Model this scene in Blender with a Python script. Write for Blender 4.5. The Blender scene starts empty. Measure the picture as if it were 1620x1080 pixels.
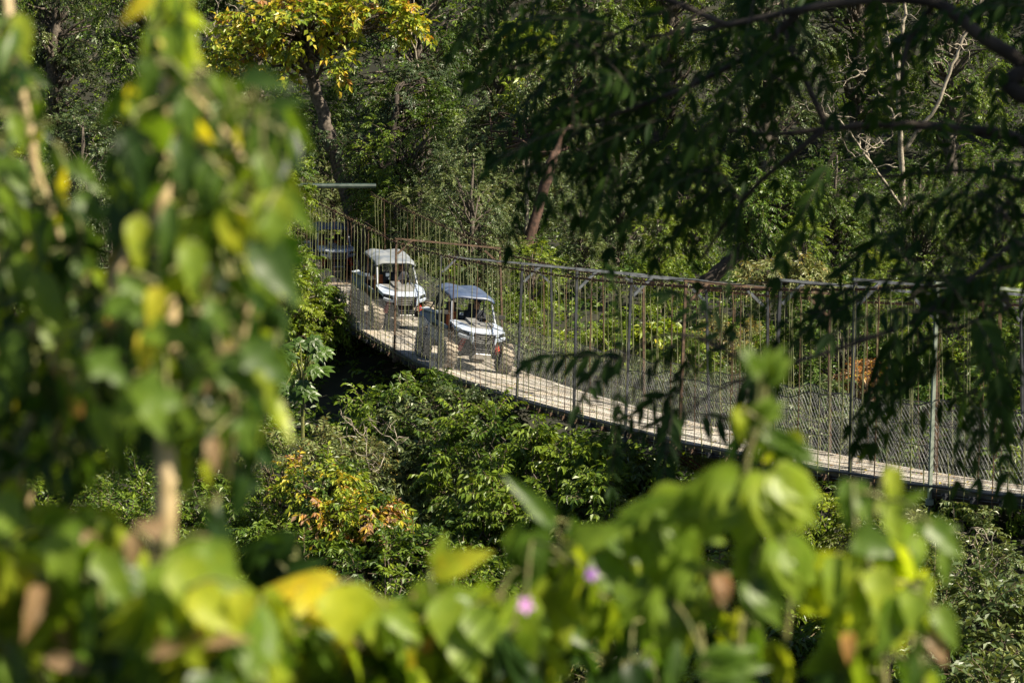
import bpy, bmesh, math, random
import numpy as np
from mathutils import Vector, Matrix

# ------------------------------------------------------------------ camera, world, sun, exposure
scn = bpy.context.scene
COL = scn.collection
PITCH = math.radians(3.14)
FPX = 85.0 / 36.0 * 1620.0
cam_data = bpy.data.cameras.new("camera")
cam = bpy.data.objects.new("camera", cam_data)
COL.objects.link(cam)
cam.location = (0, 0, 0)
cam.rotation_euler = (math.radians(90) - PITCH, 0, 0)
cam_data.lens = 85.0
cam_data.sensor_width = 36.0
cam_data.clip_start = 0.05
cam_data.clip_end = 1000.0
cam_data.dof.use_dof = True
cam_data.dof.focus_distance = 58.0
cam_data.dof.aperture_fstop = 4.7
cam_data.dof.aperture_blades = 9
scn.camera = cam

SUN_EL = math.radians(43.0)
SUN_AZ = (0.93, -0.37)            # horizontal direction towards the sun
world = bpy.data.worlds.new("World")
scn.world = world
world.use_nodes = True
wnt = world.node_tree
sky = wnt.nodes.new("ShaderNodeTexSky")
sky.sky_type = 'NISHITA'
sky.sun_disc = False
sky.sun_elevation = SUN_EL
sky.sun_rotation = math.atan2(SUN_AZ[0], SUN_AZ[1])
bg = wnt.nodes["Background"]
bg.inputs["Strength"].default_value = 0.045
wnt.links.new(sky.outputs[0], bg.inputs[0])

sun_data = bpy.data.lights.new("sun", 'SUN')
sun_data.energy = 5.0
sun_data.angle = math.radians(0.5)
sun_data.color = (1.0, 0.89, 0.70)
sun = bpy.data.objects.new("sun", sun_data)
COL.objects.link(sun)
_sd = Vector((SUN_AZ[0] * math.cos(SUN_EL), SUN_AZ[1] * math.cos(SUN_EL), math.sin(SUN_EL)))
sun.rotation_euler = _sd.to_track_quat('Z', 'Y').to_euler()
sun.location = (30, -10, 40)

scn.view_settings.view_transform = 'Standard'
scn.view_settings.look = 'None'
scn.view_settings.exposure = 1.15
scn.view_settings.gamma = 1.0
scn.render.engine = 'CYCLES'
scn.cycles.use_denoising = True
scn.cycles.max_bounces = 6
scn.cycles.diffuse_bounces = 2
scn.cycles.transmission_bounces = 4
scn.cycles.transparent_max_bounces = 8
scn.cycles.caustics_reflective = False
scn.cycles.caustics_refractive = False
scn.cycles.sample_clamp_indirect = 4.0

# ------------------------------------------------------------------ helpers
def at(px, py, s):
    """point seen at pixel (px, py) of the 1620 x 1080 photograph, s metres along the lens axis"""
    u = (px - 810.0) / FPX * s
    v = (540.0 - py) / FPX * s
    cp, sp = math.cos(PITCH), math.sin(PITCH)
    return np.array((u, cp * s + sp * v, -sp * s + cp * v))

def nrm(a):
    a = np.asarray(a, float)
    return a / np.maximum(np.linalg.norm(a, axis=-1, keepdims=True), 1e-9)

class Acc:
    """collects polygons; build() links them as ONE mesh object"""
    def __init__(self):
        self.V, self.F, self.M, self.T, self.n = [], [], [], [], 0
    def add(self, V, F, mat=0, tint=0.0):
        V = np.asarray(V, np.float32).reshape(-1, 3)
        F = np.asarray(F, np.int64)
        self.V.append(V)
        self.F.append(F + self.n)
        self.M.append(np.full(len(F), mat, np.int32))
        t = np.asarray(tint, np.float32)
        self.T.append(np.full(len(V), float(t), np.float32) if t.ndim == 0 else t)
        self.n += len(V)
        return self
    def mesh(self, name, mats, smooth=False):
        me = bpy.data.meshes.new(name)
        V = np.concatenate(self.V)
        me.vertices.add(len(V))
        me.vertices.foreach_set("co", V.ravel())
        nl = sum(f.size for f in self.F)
        npoly = sum(len(f) for f in self.F)
        me.loops.add(nl)
        me.loops.foreach_set("vertex_index", np.concatenate([f.ravel() for f in self.F]).astype(np.int32))
        tot = np.concatenate([np.full(len(f), f.shape[1], np.int32) for f in self.F])
        start = np.concatenate([[0], np.cumsum(tot)[:-1]]).astype(np.int32)
        me.polygons.add(npoly)
        me.polygons.foreach_set("loop_start", start)
        me.polygons.foreach_set("loop_total", tot)
        me.polygons.foreach_set("material_index", np.concatenate(self.M))
        me.polygons.foreach_set("use_smooth", np.full(npoly, smooth))
        a = me.attributes.new("tint", 'FLOAT', 'POINT')
        a.data.foreach_set("value", np.concatenate(self.T))
        for m in mats:
            me.materials.append(m)
        me.update(calc_edges=True)
        return me
    def build(self, name, mats, parent=None, smooth=False):
        if not isinstance(mats, (list, tuple)):
            mats = [mats]
        return link(name, self.mesh(name, mats, smooth), parent)
    # --- shapes
    def box(self, c, size, mat=0, R=None, tint=0.0):
        h = np.array(size) / 2.0
        s = np.array([(x, y, z) for x in (-1, 1) for y in (-1, 1) for z in (-1, 1)]) * h
        if R is not None:
            s = s @ np.asarray(R).T
        F = [(0, 1, 3, 2), (4, 6, 7, 5), (0, 4, 5, 1), (2, 3, 7, 6), (0, 2, 6, 4), (1, 5, 7, 3)]
        return self.add(s + np.array(c), F, mat, tint)
    def tube(self, pts, r, sides=6, mat=0, tint=0.0, cap=True):
        P = np.asarray(pts, float)
        n = len(P)
        r = np.full(n, r, float) if np.ndim(r) == 0 else np.asarray(r, float)
        T = nrm(np.gradient(P, axis=0))
        ref = np.array((0.0, 0.0, 1.0)) if abs(T[:, 2]).mean() < 0.8 else np.array((1.0, 0.0, 0.0))
        A = nrm(np.cross(T, ref))
        B = np.cross(T, A)
        ang = np.arange(sides) * 2 * math.pi / sides
        V = P[:, None, :] + r[:, None, None] * (np.cos(ang)[None, :, None] * A[:, None, :] + np.sin(ang)[None, :, None] * B[:, None, :])
        i = np.arange(n - 1)[:, None] * sides
        j = np.arange(sides)[None, :]
        k = (j + 1) % sides
        F = np.stack([i + j, i + k, i + sides + k, i + sides + j], -1).reshape(-1, 4)
        base = self.n
        self.add(V.reshape(-1, 3), F, mat, tint)
        if cap and sides > 2:
            self.F.append(np.array([[base + q for q in range(sides)][::-1]]))
            self.F.append(np.array([[base + (n - 1) * sides + q for q in range(sides)]]))
            self.M.append(np.full(2, mat, np.int32))
        return self
    def square(self, a, b, w, mat=0, ref=(0, 0, 1)):
        """square section bar from a to b"""
        a, b = np.asarray(a, float), np.asarray(b, float)
        t = nrm(b - a)
        x = nrm(np.cross(t, ref)) * w / 2
        y = nrm(np.cross(x, t)) * w / 2
        V = [p + sx * x + sy * y for p in (a, b) for sx, sy in ((-1, -1), (1, -1), (1, 1), (-1, 1))]
        F = [(0, 3, 2, 1), (4, 5, 6, 7), (0, 1, 5, 4), (1, 2, 6, 5), (2, 3, 7, 6), (3, 0, 4, 7)]
        return self.add(V, F, mat)
    def slab(self, top, thick, mat=0):
        """prism: polygon 'top' (3-D points) with thickness downwards along its normal"""
        top = np.asarray(top, float)
        n = len(top)
        nv = nrm(sum(np.cross(top[i] - top[0], top[i + 1] - top[0]) for i in range(1, n - 1)))
        if nv[2] < 0:
            nv = -nv
        low = top - nv * thick
        base = self.n
        self.add(np.concatenate([top, low]), [(i, i + n, (i + 1) % n + n, (i + 1) % n) for i in range(n)], mat)
        self.F.append(np.array([[base + q for q in range(n)]]))
        self.F.append(np.array([[base + n + q for q in range(n)][::-1]]))
        self.M.append(np.full(2, mat, np.int32))
        return self
    def grid(self, G, mat=0, tint=0.0):
        G = np.asarray(G, float)
        a, b = G.shape[:2]
        idx = np.arange(a * b).reshape(a, b)
        F = np.stack([idx[:-1, :-1], idx[1:, :-1], idx[1:, 1:], idx[:-1, 1:]], -1).reshape(-1, 4)
        return self.add(G.reshape(-1, 3), F, mat, tint)

def link(name, data, parent=None):
    o = bpy.data.objects.new(name, data)
    COL.objects.link(o)
    if parent is not None:
        o.parent = parent
    return o

def tag(o, label=None, cat=None, group=None, kind=None):
    if label: o["label"] = label
    if cat: o["category"] = cat
    if group: o["group"] = group
    if kind: o["kind"] = kind
    return o

def thing(name, label, cat, loc=(0, 0, 0), group=None):
    o = bpy.data.objects.new(name, None)
    COL.objects.link(o)
    o.empty_display_size = 0.3
    o.location = loc
    return tag(o, label, cat, group)

def copy_tree(o, parent=None):
    c = o.copy()
    COL.objects.link(c)
    if parent is not None:
        c.parent = parent
    for ch in list(o.children):
        copy_tree(ch, c)
    return c

def bevel(o, w=0.012, seg=2):
    m = o.modifiers.new("edge", 'BEVEL')
    m.width = w; m.segments = seg; m.limit_method = 'ANGLE'; m.angle_limit = math.radians(40)
    return o

# ------------------------------------------------------------------ materials
def mat_new(name):
    m = bpy.data.materials.new(name)
    m.use_nodes = True
    nt = m.node_tree
    return m, nt, nt.nodes["Principled BSDF"]

def ramp_node(nt, stops):
    r = nt.nodes.new("ShaderNodeValToRGB")
    e = r.color_ramp.elements
    while len(e) < len(stops):
        e.new(0.5)
    for el, (p, c) in zip(e, stops):
        el.position = p
        el.color = (*c, 1)
    return r

def solid(name, c1, c2, scale=8.0, rough=0.6, metal=0.0, detail=6.0, spec=0.5, bump=0.0, lo=0.35, hi=0.65, rough2=None, coord="Object"):
    """two colours broken up by noise that belongs to the surface"""
    m, nt, p = mat_new(name)
    tc = nt.nodes.new("ShaderNodeTexCoord")
    nz = nt.nodes.new("ShaderNodeTexNoise")
    nz.inputs["Scale"].default_value = scale
    nz.inputs["Detail"].default_value = detail
    nt.links.new(tc.outputs[coord], nz.inputs["Vector"])
    r = ramp_node(nt, [(lo, c1), (hi, c2)])
    nt.links.new(nz.outputs["Fac"], r.inputs[0])
    nt.links.new(r.outputs[0], p.inputs["Base Color"])
    p.inputs["Roughness"].default_value = rough
    p.inputs["Metallic"].default_value = metal
    p.inputs["Specular IOR Level"].default_value = spec
    if bump:
        b = nt.nodes.new("ShaderNodeBump")
        b.inputs["Strength"].default_value = bump
        b.inputs["Distance"].default_value = 0.02
        nt.links.new(nz.outputs["Fac"], b.inputs["Height"])
        nt.links.new(b.outputs[0], p.inputs["Normal"])
    return m

LEAF_STOPS = [(0.0, (0.015, 0.040, 0.008)), (0.28, (0.066, 0.124, 0.016)), (0.50, (0.195, 0.270, 0.022)),
              (0.68, (0.29, 0.33, 0.030)), (0.80, (0.52, 0.40, 0.030)), (0.90, (0.40, 0.17, 0.045)), (1.0, (0.30, 0.20, 0.115))]
GREY_STOPS = [(0.0, (0.020, 0.040, 0.018)), (0.30, (0.088, 0.132, 0.050)), (0.50, (0.175, 0.215, 0.068)),
              (0.68, (0.19, 0.20, 0.075)), (0.80, (0.36, 0.27, 0.060)), (0.90, (0.27, 0.13, 0.050)), (1.0, (0.20, 0.14, 0.085))]

def leaf_mat(name, stops, trans=0.35, rough=0.40, spec=0.38, jitter=0.15, mottle=0.0, mscale=60.0):
    m, nt, p = mat_new(name)
    at_ = nt.nodes.new("ShaderNodeAttribute"); at_.attribute_name = "tint"
    oi = nt.nodes.new("ShaderNodeObjectInfo")
    ma = nt.nodes.new("ShaderNodeMath"); ma.operation = 'MULTIPLY_ADD'
    nt.links.new(oi.outputs["Random"], ma.inputs[0])
    ma.inputs[1].default_value = jitter
    ma.inputs[2].default_value = -jitter / 2
    ad = nt.nodes.new("ShaderNodeMath"); ad.operation = 'ADD'
    nt.links.new(at_.outputs["Fac"], ad.inputs[0]); nt.links.new(ma.outputs[0], ad.inputs[1])
    last = ad
    if mottle:
        tc = nt.nodes.new("ShaderNodeTexCoord")
        nz = nt.nodes.new("ShaderNodeTexNoise"); nz.inputs["Scale"].default_value = mscale; nz.inputs["Detail"].default_value = 3
        nt.links.new(tc.outputs["Object"], nz.inputs["Vector"])
        m2 = nt.nodes.new("ShaderNodeMath"); m2.operation = 'MULTIPLY_ADD'
        nt.links.new(nz.outputs["Fac"], m2.inputs[0]); m2.inputs[1].default_value = mottle; m2.inputs[2].default_value = -mottle * 0.5
        a2 = nt.nodes.new("ShaderNodeMath"); a2.operation = 'ADD'
        nt.links.new(ad.outputs[0], a2.inputs[0]); nt.links.new(m2.outputs[0], a2.inputs[1])
        last = a2
    r = ramp_node(nt, stops)
    nt.links.new(last.outputs[0], r.inputs[0])
    nt.links.new(r.outputs[0], p.inputs["Base Color"])
    p.inputs["Roughness"].default_value = rough
    p.inputs["Specular IOR Level"].default_value = spec
    tr = nt.nodes.new("ShaderNodeBsdfTranslucent")
    mx = nt.nodes.new("ShaderNodeMix"); mx.data_type = 'RGBA'; mx.blend_type = 'MULTIPLY'
    mx.inputs["Factor"].default_value = 1.0
    nt.links.new(r.outputs[0], mx.inputs[6])
    mx.inputs[7].default_value = (1.9, 1.75, 0.75, 1)
    nt.links.new(mx.outputs[2], tr.inputs["Color"])
    ms = nt.nodes.new("ShaderNodeMixShader"); ms.inputs[0].default_value = trans
    nt.links.new(p.outputs[0], ms.inputs[1]); nt.links.new(tr.outputs[0], ms.inputs[2])
    nt.links.new(ms.outputs[0], nt.nodes["Material Output"].inputs["Surface"])
    return m

M_LEAF = leaf_mat("lush leaf", LEAF_STOPS, trans=0.24)
M_GREY = leaf_mat("grey green leaf", GREY_STOPS, trans=0.2)
FORE_STOPS = [(0.0, (0.012, 0.038, 0.006)), (0.22, (0.036, 0.082, 0.012)), (0.36, (0.105, 0.19, 0.020)), (0.50, (0.23, 0.335, 0.032)),
              (0.66, (0.47, 0.52, 0.035)), (0.80, (0.70, 0.55, 0.035)), (0.90, (0.46, 0.24, 0.07)), (1.0, (0.40, 0.27, 0.155))]
M_FORE = leaf_mat("broad soft leaf", FORE_STOPS, trans=0.5, rough=0.42, spec=0.45, jitter=0.03, mottle=0.16, mscale=45.0)
M_FERNY = leaf_mat("feathery leaflet", LEAF_STOPS, trans=0.36, rough=0.6, spec=0.15, jitter=0.02, mottle=0.06)
M_BARK = solid("grey brown bark", (0.045, 0.035, 0.026), (0.15, 0.125, 0.10), 9.0, 0.9, bump=0.5)
M_BARKDARK = solid("dark bark", (0.022, 0.017, 0.013), (0.075, 0.058, 0.045), 7.0, 0.9, bump=0.5)
M_BARKRED = solid("reddish bark", (0.032, 0.019, 0.013), (0.105, 0.058, 0.040), 7.0, 0.9, bump=0.5)
M_PALE = solid("pale bare bark", (0.22, 0.185, 0.14), (0.42, 0.37, 0.29), 12.0, 0.85, bump=0.3)
M_TWIG = solid("twig", (0.07, 0.05, 0.03), (0.17, 0.13, 0.08), 20.0, 0.85)
M_STEM = solid("pale plant stem", (0.36, 0.27, 0.12), (0.55, 0.42, 0.24), 30.0, 0.6)
M_GSTEM = solid("green plant stem", (0.10, 0.13, 0.03), (0.22, 0.20, 0.07), 30.0, 0.6)
M_SOIL = solid("leaf litter soil", (0.008, 0.010, 0.005), (0.022, 0.022, 0.011), 1.6, 0.95, detail=12.0, bump=0.8)
M_DIRT = solid("dusty track", (0.20, 0.155, 0.105), (0.34, 0.275, 0.20), 3.0, 0.95, detail=10.0, bump=0.3)
M_RUST = solid("rusty iron", (0.055, 0.037, 0.025), (0.15, 0.095, 0.060), 14.0, 0.85, 0.2, bump=0.3)
M_RUSTRED = solid("red rusted cable", (0.075, 0.034, 0.022), (0.16, 0.072, 0.042), 22.0, 0.85, 0.2)
M_STEEL = solid("dark painted steel", (0.018, 0.020, 0.024), (0.055, 0.060, 0.070), 6.0, 0.5, 0.3)
M_STEELGREY = solid("grey steel", (0.06, 0.07, 0.08), (0.15, 0.165, 0.18), 9.0, 0.5, 0.4)
M_STEELGREEN = solid("flaking green paint", (0.15, 0.19, 0.15), (0.27, 0.31, 0.25), 9.0, 0.6, 0.1)
M_ROD = solid("weathered hanger rod", (0.11, 0.12, 0.05), (0.25, 0.26, 0.13), 5.0, 0.55, 0.35)
M_RODRUST = solid("rusted hanger rod", (0.075, 0.045, 0.026), (0.17, 0.11, 0.06), 6.0, 0.8, 0.2)
M_NET = solid("galvanised wire", (0.18, 0.19, 0.19), (0.36, 0.37, 0.36), 4.0, 0.5, 0.5)
M_WIRE = solid("black cable", (0.012, 0.012, 0.014), (0.05, 0.05, 0.055), 10.0, 0.5, 0.2)
M_CONC = solid("stained concrete", (0.10, 0.095, 0.085), (0.26, 0.25, 0.22), 3.0, 0.9)
M_PIPE = solid("green pipe", (0.015, 0.03, 0.024), (0.045, 0.07, 0.055), 5.0, 0.4)
# ------------------------------------------------------------------ terrain and path
_G = np.array([(-40, 1.0), (-10, -1.2), (2, -1.75), (5, -2.3), (10, -4.5), (18, -8.5), (26, -11), (34, -11.4), (44, -9.6), (52, -7.3),
               (60, -4.9), (66, -4.1), (72, -3.1), (77, -2.55), (87, -2.5), (94, -1.0), (110, 5.0), (150, 24), (220, 52), (320, 80)], float)
def path_x(y):
    return np.interp(y, [70, 77, 86, 100, 125], [-3.9, -6.05, -6.5, -10.0, -22.0])
def ground(x, y):
    x = np.asarray(x, float); y = np.asarray(y, float)
    z = np.interp(y, _G[:, 0], _G[:, 1])
    sm = np.clip((-1.5 - x) / 4.0, 0, 1)
    z = z - 1.5 * sm * np.exp(-((y - 63) / 6.0) ** 2)
    # near abutment of the bridge, out of the frame to the right
    w = np.exp(-((x - 13.0) ** 2 + (y - 13.0) ** 2) / 60.0)
    z = z * (1 - w) + (-2.7) * w
    n = 0.22 * np.sin(x * 0.9 + y * 0.4) * np.sin(y * 0.7 - x * 0.25) + 0.5 * np.sin(x * 0.21 + 1.3) * np.sin(y * 0.17 + 0.4)
    onpath = np.exp(-((x - path_x(y)) / 3.0) ** 2) * np.clip((y - 66) / 6, 0, 1)
    z = z + n * (1 - onpath)
    return np.maximum(z, -12.5)

gx = np.concatenate([np.linspace(-260, -46, 30), np.linspace(-45, 45, 121), np.linspace(46, 260, 30)])
gy = np.concatenate([np.linspace(-60, 0, 20), np.linspace(1, 120, 150), np.linspace(122, 320, 50)])
GX, GY = np.meshgrid(gx, gy, indexing='ij')
a = Acc(); a.grid(np.stack([GX, GY, ground(GX, GY)], -1))
tag(a.build("terrain", M_SOIL, smooth=True), kind="structure")
py_ = np.linspace(76.2, 91, 30)
a = Acc()
px_ = path_x(py_)
a.grid(np.stack([np.stack([px_ + o, py_, ground(px_ + o, py_) + 0.06 - 0.02 * abs(o)], -1) for o in (-1.8, -0.9, 0, 0.9, 1.8)], 0)[::-1])
tag(a.build("path", M_DIRT, smooth=True), kind="structure")

# ------------------------------------------------------------------ suspension bridge
HEAD = nrm(np.array((0.298, -0.955)))            # towards the camera bank
PERP = np.array((0.955, 0.298, 0.0))             # across the deck, away from the camera side
W_DECK = 2.85
def near_x(d):
    return -3.0 - 0.312 * (np.asarray(d, float) - 62.7)
_ed = np.array([(14, -2.2), (24, -3.12), (31.6, -3.75), (34.1, -3.90), (39.2, -4.08), (43.5, -4.16), (48.9, -4.15), (52.4, -4.11), (57, -4.02), (60.6, -3.86), (63.5, -3.62), (68.2, -3.17), (70.5, -2.92), (77, -2.42), (82, -2.3)])
_cb = np.array([(14, 0.9), (24, -0.35), (33.3, -1.06), (36.9, -1.24), (41, -1.37), (46, -1.42), (49, -1.40), (52.4, -1.33), (57.5, -1.18), (62.7, -0.90), (64.5, -0.66), (67.9, -0.26), (71.3, 0.15), (76.2, 0.72), (82, 1.4)])
def _smooth(tab):
    q = np.linspace(tab[0, 0], tab[-1, 0], 400)
    v = np.interp(q, tab[:, 0], tab[:, 1])
    k = np.ones(11) / 11
    for _ in range(2):
        v = np.convolve(np.pad(v, 5, mode='edge'), k, mode='valid')
    return q, v
_edq, _cbq = _smooth(_ed), _smooth(_cb)
def deck_z(d): return np.interp(d, *_edq)
def cable_z(d): return np.interp(d, *_cbq)
def tilt(d): return 0.30 * np.clip((68.5 - np.asarray(d, float)) / 6.0, 0, 1) * 1.0
def deck_pt(d, w, h=0.0):
    """d: depth of the near edge, w: metres across from the near edge, h: height over the deck"""
    d = np.asarray(d, float); w = np.asarray(w, float); h = np.asarray(h, float)
    z = deck_z(d) - tilt(d) * w / W_DECK + h
    return np.stack(np.broadcast_arrays(near_x(d) + 0.955 * w, d + 0.298 * w, z), -1)
def cable_pt(d, far):
    w = W_DECK if far else 0.0
    return np.stack(np.broadcast_arrays(near_x(d) + 0.955 * w, np.asarray(d, float) + 0.298 * w, cable_z(d) - (0.27 if far else 0.0)), -1)
KD = 0.955                                         # depth lost per metre along the bridge
D0, D1 = 16.0, 76.3

bridge = thing("suspension_bridge", "long sagging suspension bridge with rusty hanger rods and wire netting over the ravine", "bridge", (0, 0, 0))

def deck_material():
    m, nt, p = mat_new("weathered deck boards")
    tc = nt.nodes.new("ShaderNodeTexCoord")
    atn = nt.nodes.new("ShaderNodeAttribute"); atn.attribute_name = "tint"
    mp = nt.nodes.new("ShaderNodeMapping"); mp.inputs["Rotation"].default_value = (0, 0, math.radians(-17.3)); mp.inputs["Scale"].default_value = (9.0, 0.7, 9.0)
    nt.links.new(tc.outputs["Object"], mp.inputs[0])
    nz = nt.nodes.new("ShaderNodeTexNoise"); nz.inputs["Scale"].default_value = 3.0; nz.inputs["Detail"].default_value = 8
    nt.links.new(mp.outputs[0], nz.inputs["Vector"])
    nb = nt.nodes.new("ShaderNodeTexNoise"); nb.inputs["Scale"].default_value = 0.9; nb.inputs["Detail"].default_value = 7
    nt.links.new(tc.outputs["Object"], nb.inputs["Vector"])
    wood = ramp_node(nt, [(0.25, (0.22, 0.20, 0.17)), (0.55, (0.43, 0.40, 0.35)), (0.8, (0.56, 0.53, 0.47))])
    ad = nt.nodes.new("ShaderNodeMath"); ad.operation = 'ADD'
    nt.links.new(nz.outputs["Fac"], ad.inputs[0]); nt.links.new(atn.outputs["Fac"], ad.inputs[1])
    nt.links.new(ad.outputs[0], wood.inputs[0])
    dust = ramp_node(nt, [(0.46, (0, 0, 0)), (0.68, (1, 1, 1))])
    nt.links.new(nb.outputs["Fac"], dust.inputs[0])
    mx = nt.nodes.new("ShaderNodeMix"); mx.data_type = 'RGBA'
    nt.links.new(dust.outputs[0], mx.inputs[0]); nt.links.new(wood.outputs[0], mx.inputs[6])
    mx.inputs[7].default_value = (0.43, 0.365, 0.28, 1)
    nt.links.new(mx.outputs[2], p.inputs["Base Color"])
    p.inputs["Roughness"].default_value = 0.85
    b = nt.nodes.new("ShaderNodeBump"); b.inputs["Strength"].default_value = 0.4; b.inputs["Distance"].default_value = 0.01
    nt.links.new(nz.outputs["Fac"], b.inputs["Height"]); nt.links.new(b.outputs[0], p.inputs["Normal"])
    return m
M_DECK = deck_material()

rng = np.random.default_rng(3)
a = Acc()
NB = 13
bw = (W_DECK - 0.10) / NB
for k in range(NB):
    d = D1 - rng.uniform(0, 3)
    w0 = 0.05 + k * bw
    first = True
    while d > D0:
        L = rng.uniform(2.8, 4.2)
        dd = np.linspace(D1 if first else d, max(D0, d - L * KD), 7)
        first = False
        g = rng.uniform(0.006, 0.020)
        lift = rng.uniform(0, 0.012)
        wa = w0 + g + rng.uniform(-0.006, 0.006); wb = w0 + bw - g * 0.4 + rng.uniform(-0.006, 0.006)
        cup = np.linspace(0, 1, 7) ** 6 * rng.uniform(0, 0.02)
        rows = [deck_pt(dd, wa, -0.045 + lift), deck_pt(dd, wa, lift + cup), deck_pt(dd, wb, lift + cup), deck_pt(dd, wb, -0.045 + lift)]
        G = np.stack(rows, 0)[::-1]
        a.grid(G, 0, rng.uniform(-0.22, 0.24) - (0.16 if k in (2, 3, 8, 9) else 0.0))
        d = d - L * KD - rng.uniform(0.004, 0.03)
a.build("deck", M_DECK, bridge)
# long edge rails under both sides
for far in (0, 1):
    a = Acc()
    dd = np.linspace(D1, D0, 140)
    w = 0.02 if not far else W_DECK - 0.02
    o = -0.04 if not far else 0.04
    G = np.stack([deck_pt(dd, w - 0.05, -0.05), deck_pt(dd, w + 0.05, -0.05), deck_pt(dd, w + 0.05, -0.115), deck_pt(dd, w - 0.05, -0.115), deck_pt(dd, w - 0.05, -0.05)], 0)
    a.grid(G[::-1])
    a.build("edge_beam", M_RUST if far else M_STEEL, bridge)
    a = Acc()
    a.tube(deck_pt(dd, w + o, -0.145), 0.013, 6)
    a.tube(deck_pt(dd, w + o * 2.2, -0.03 + 0.012 * np.sin(dd * 2.3)), 0.02, 6)
    a.build("edge_cable", M_WIRE, bridge)
# cross beams
for i, d in enumerate(np.arange(D1 - 0.3, D0 + 1.5, -0.76)):
    a = Acc()
    e = 0.14
    p0, p1 = deck_pt(d, -e, -0.16), deck_pt(d, W_DECK + e, -0.16)
    a.square(p0, p1, 0.07)
    a.square(deck_pt(d + 0.03, -e - 0.02, -0.12), deck_pt(d + 0.03, -e + 0.10, -0.12), 0.04)
    a.build("cross_beam", M_RUST if rng.random() < 0.6 else M_STEEL, bridge)
# main cables
for far in (0, 1):
    a = Acc()
    dd = np.linspace(76.2, D0 - 1, 500)
    base = cable_pt(dd, far)
    for ph in (0, 2 * math.pi / 3, 4 * math.pi / 3):
        tw = dd * 9.0 + ph
        off = np.stack([0.955 * np.cos(tw), 0.298 * np.cos(tw), np.sin(tw)], -1) * 0.011
        a.tube(base + off, 0.012, 5)
    # lashing wire, loosely wrapped
    tw = dd * 6.0
    off = np.stack([0.955 * np.cos(tw), 0.298 * np.cos(tw), np.sin(tw)], -1) * 0.036
    a.tube(base + off, 0.005, 4)
    a.build("main_cable", M_RUSTRED, bridge)
    a = Acc()
    a.tube(base + np.array((0, 0, 0.10)) + np.stack([np.zeros_like(dd), np.zeros_like(dd), 0.03 * np.sin(dd * 1.64)], -1), 0.009, 5)
    a.build("upper_cable", M_RUST, bridge)
# hanger rods
def hanger(acc, d, far, r, mi=0):
    side = -1 if not far else 1
    w = 0.0 if not far else W_DECK
    top = cable_pt(d, far)
    w2 = w + side * 0.07
    bot = deck_pt(d, w2, -0.20)
    out = PERP * side
    if r.random() < 0.14:                          # short spare stub that never reached the cable
        top = bot + np.array((r.uniform(-.04, .04), r.uniform(-.04, .04), r.uniform(0.45, 0.8)))
        pts = [top, (top + bot) / 2, bot, bot - out * 0.06 + np.array((0, 0, -0.03))]
        acc.tube(pts, 0.010, 5, mi)
        return
    k1, k2 = r.uniform(-0.05, 0.05, 2)
    along = np.array((HEAD[0], HEAD[1], 0)) 
    q = top + np.array((0, 0, -r.uniform(0.14, 0.34))) + along * k1 + out * 0.02
    mid = (q + bot) / 2 + along * r.uniform(-0.035, 0.035) + out * r.uniform(-0.02, 0.03)
    pts = [top - out * 0.035 + np.array((0, 0, -0.05)), top - out * 0.03 + np.array((0, 0, 0.03)), top + out * 0.01 + np.array((0, 0, 0.055)),
           top + out * 0.035 + np.array((0, 0, 0.01)) + along * k1 * .3, q, mid, bot + along * k2 * 0.3, bot + np.array((0, 0, -0.05)) - out * 0.02, bot - out * 0.08 + np.array((0, 0, -0.045))]
    acc.tube(pts, r.uniform(0.0075, 0.010), 5, mi)
    if r.random() < 0.3:                           # second rod tied alongside
        s = along * r.uniform(-0.12, 0.12)
        z0 = r.uniform(0.5, 0.8)
        pts2 = [top + out * 0.02, q + s * 0.4 + np.array((0, 0, -0.1)), q * (1 - z0) + bot * z0 + s]
        acc.tube(pts2, 0.0068, 4, mi)
hd = np.arange(75.8, D0 + 2, -0.40 * KD)
HL = [(d, 0) for d in hd] + [(d, 1) for d in hd]
vis = sorted([h for h in HL if h[0] > 31.0 + (0 if not h[1] else 4.5)], key=lambda h: h[0] + 3 * h[1])
rr = np.random.default_rng(11)
for h in vis[:100]:
    acc = Acc(); hanger(acc, h[0], h[1], rr)
    acc.build("hanger_rod", M_RODRUST if rr.random() < 0.22 else M_ROD, bridge)
rest = [h for h in HL if h not in set(vis[:100])]
acc = Acc()
for h in rest:
    hanger(acc, h[0], h[1], rr, 1 if rr.random() < 0.22 else 0)
tag(acc.build("hanger_rods", [M_ROD, M_RODRUST], bridge), kind="stuff")
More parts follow.
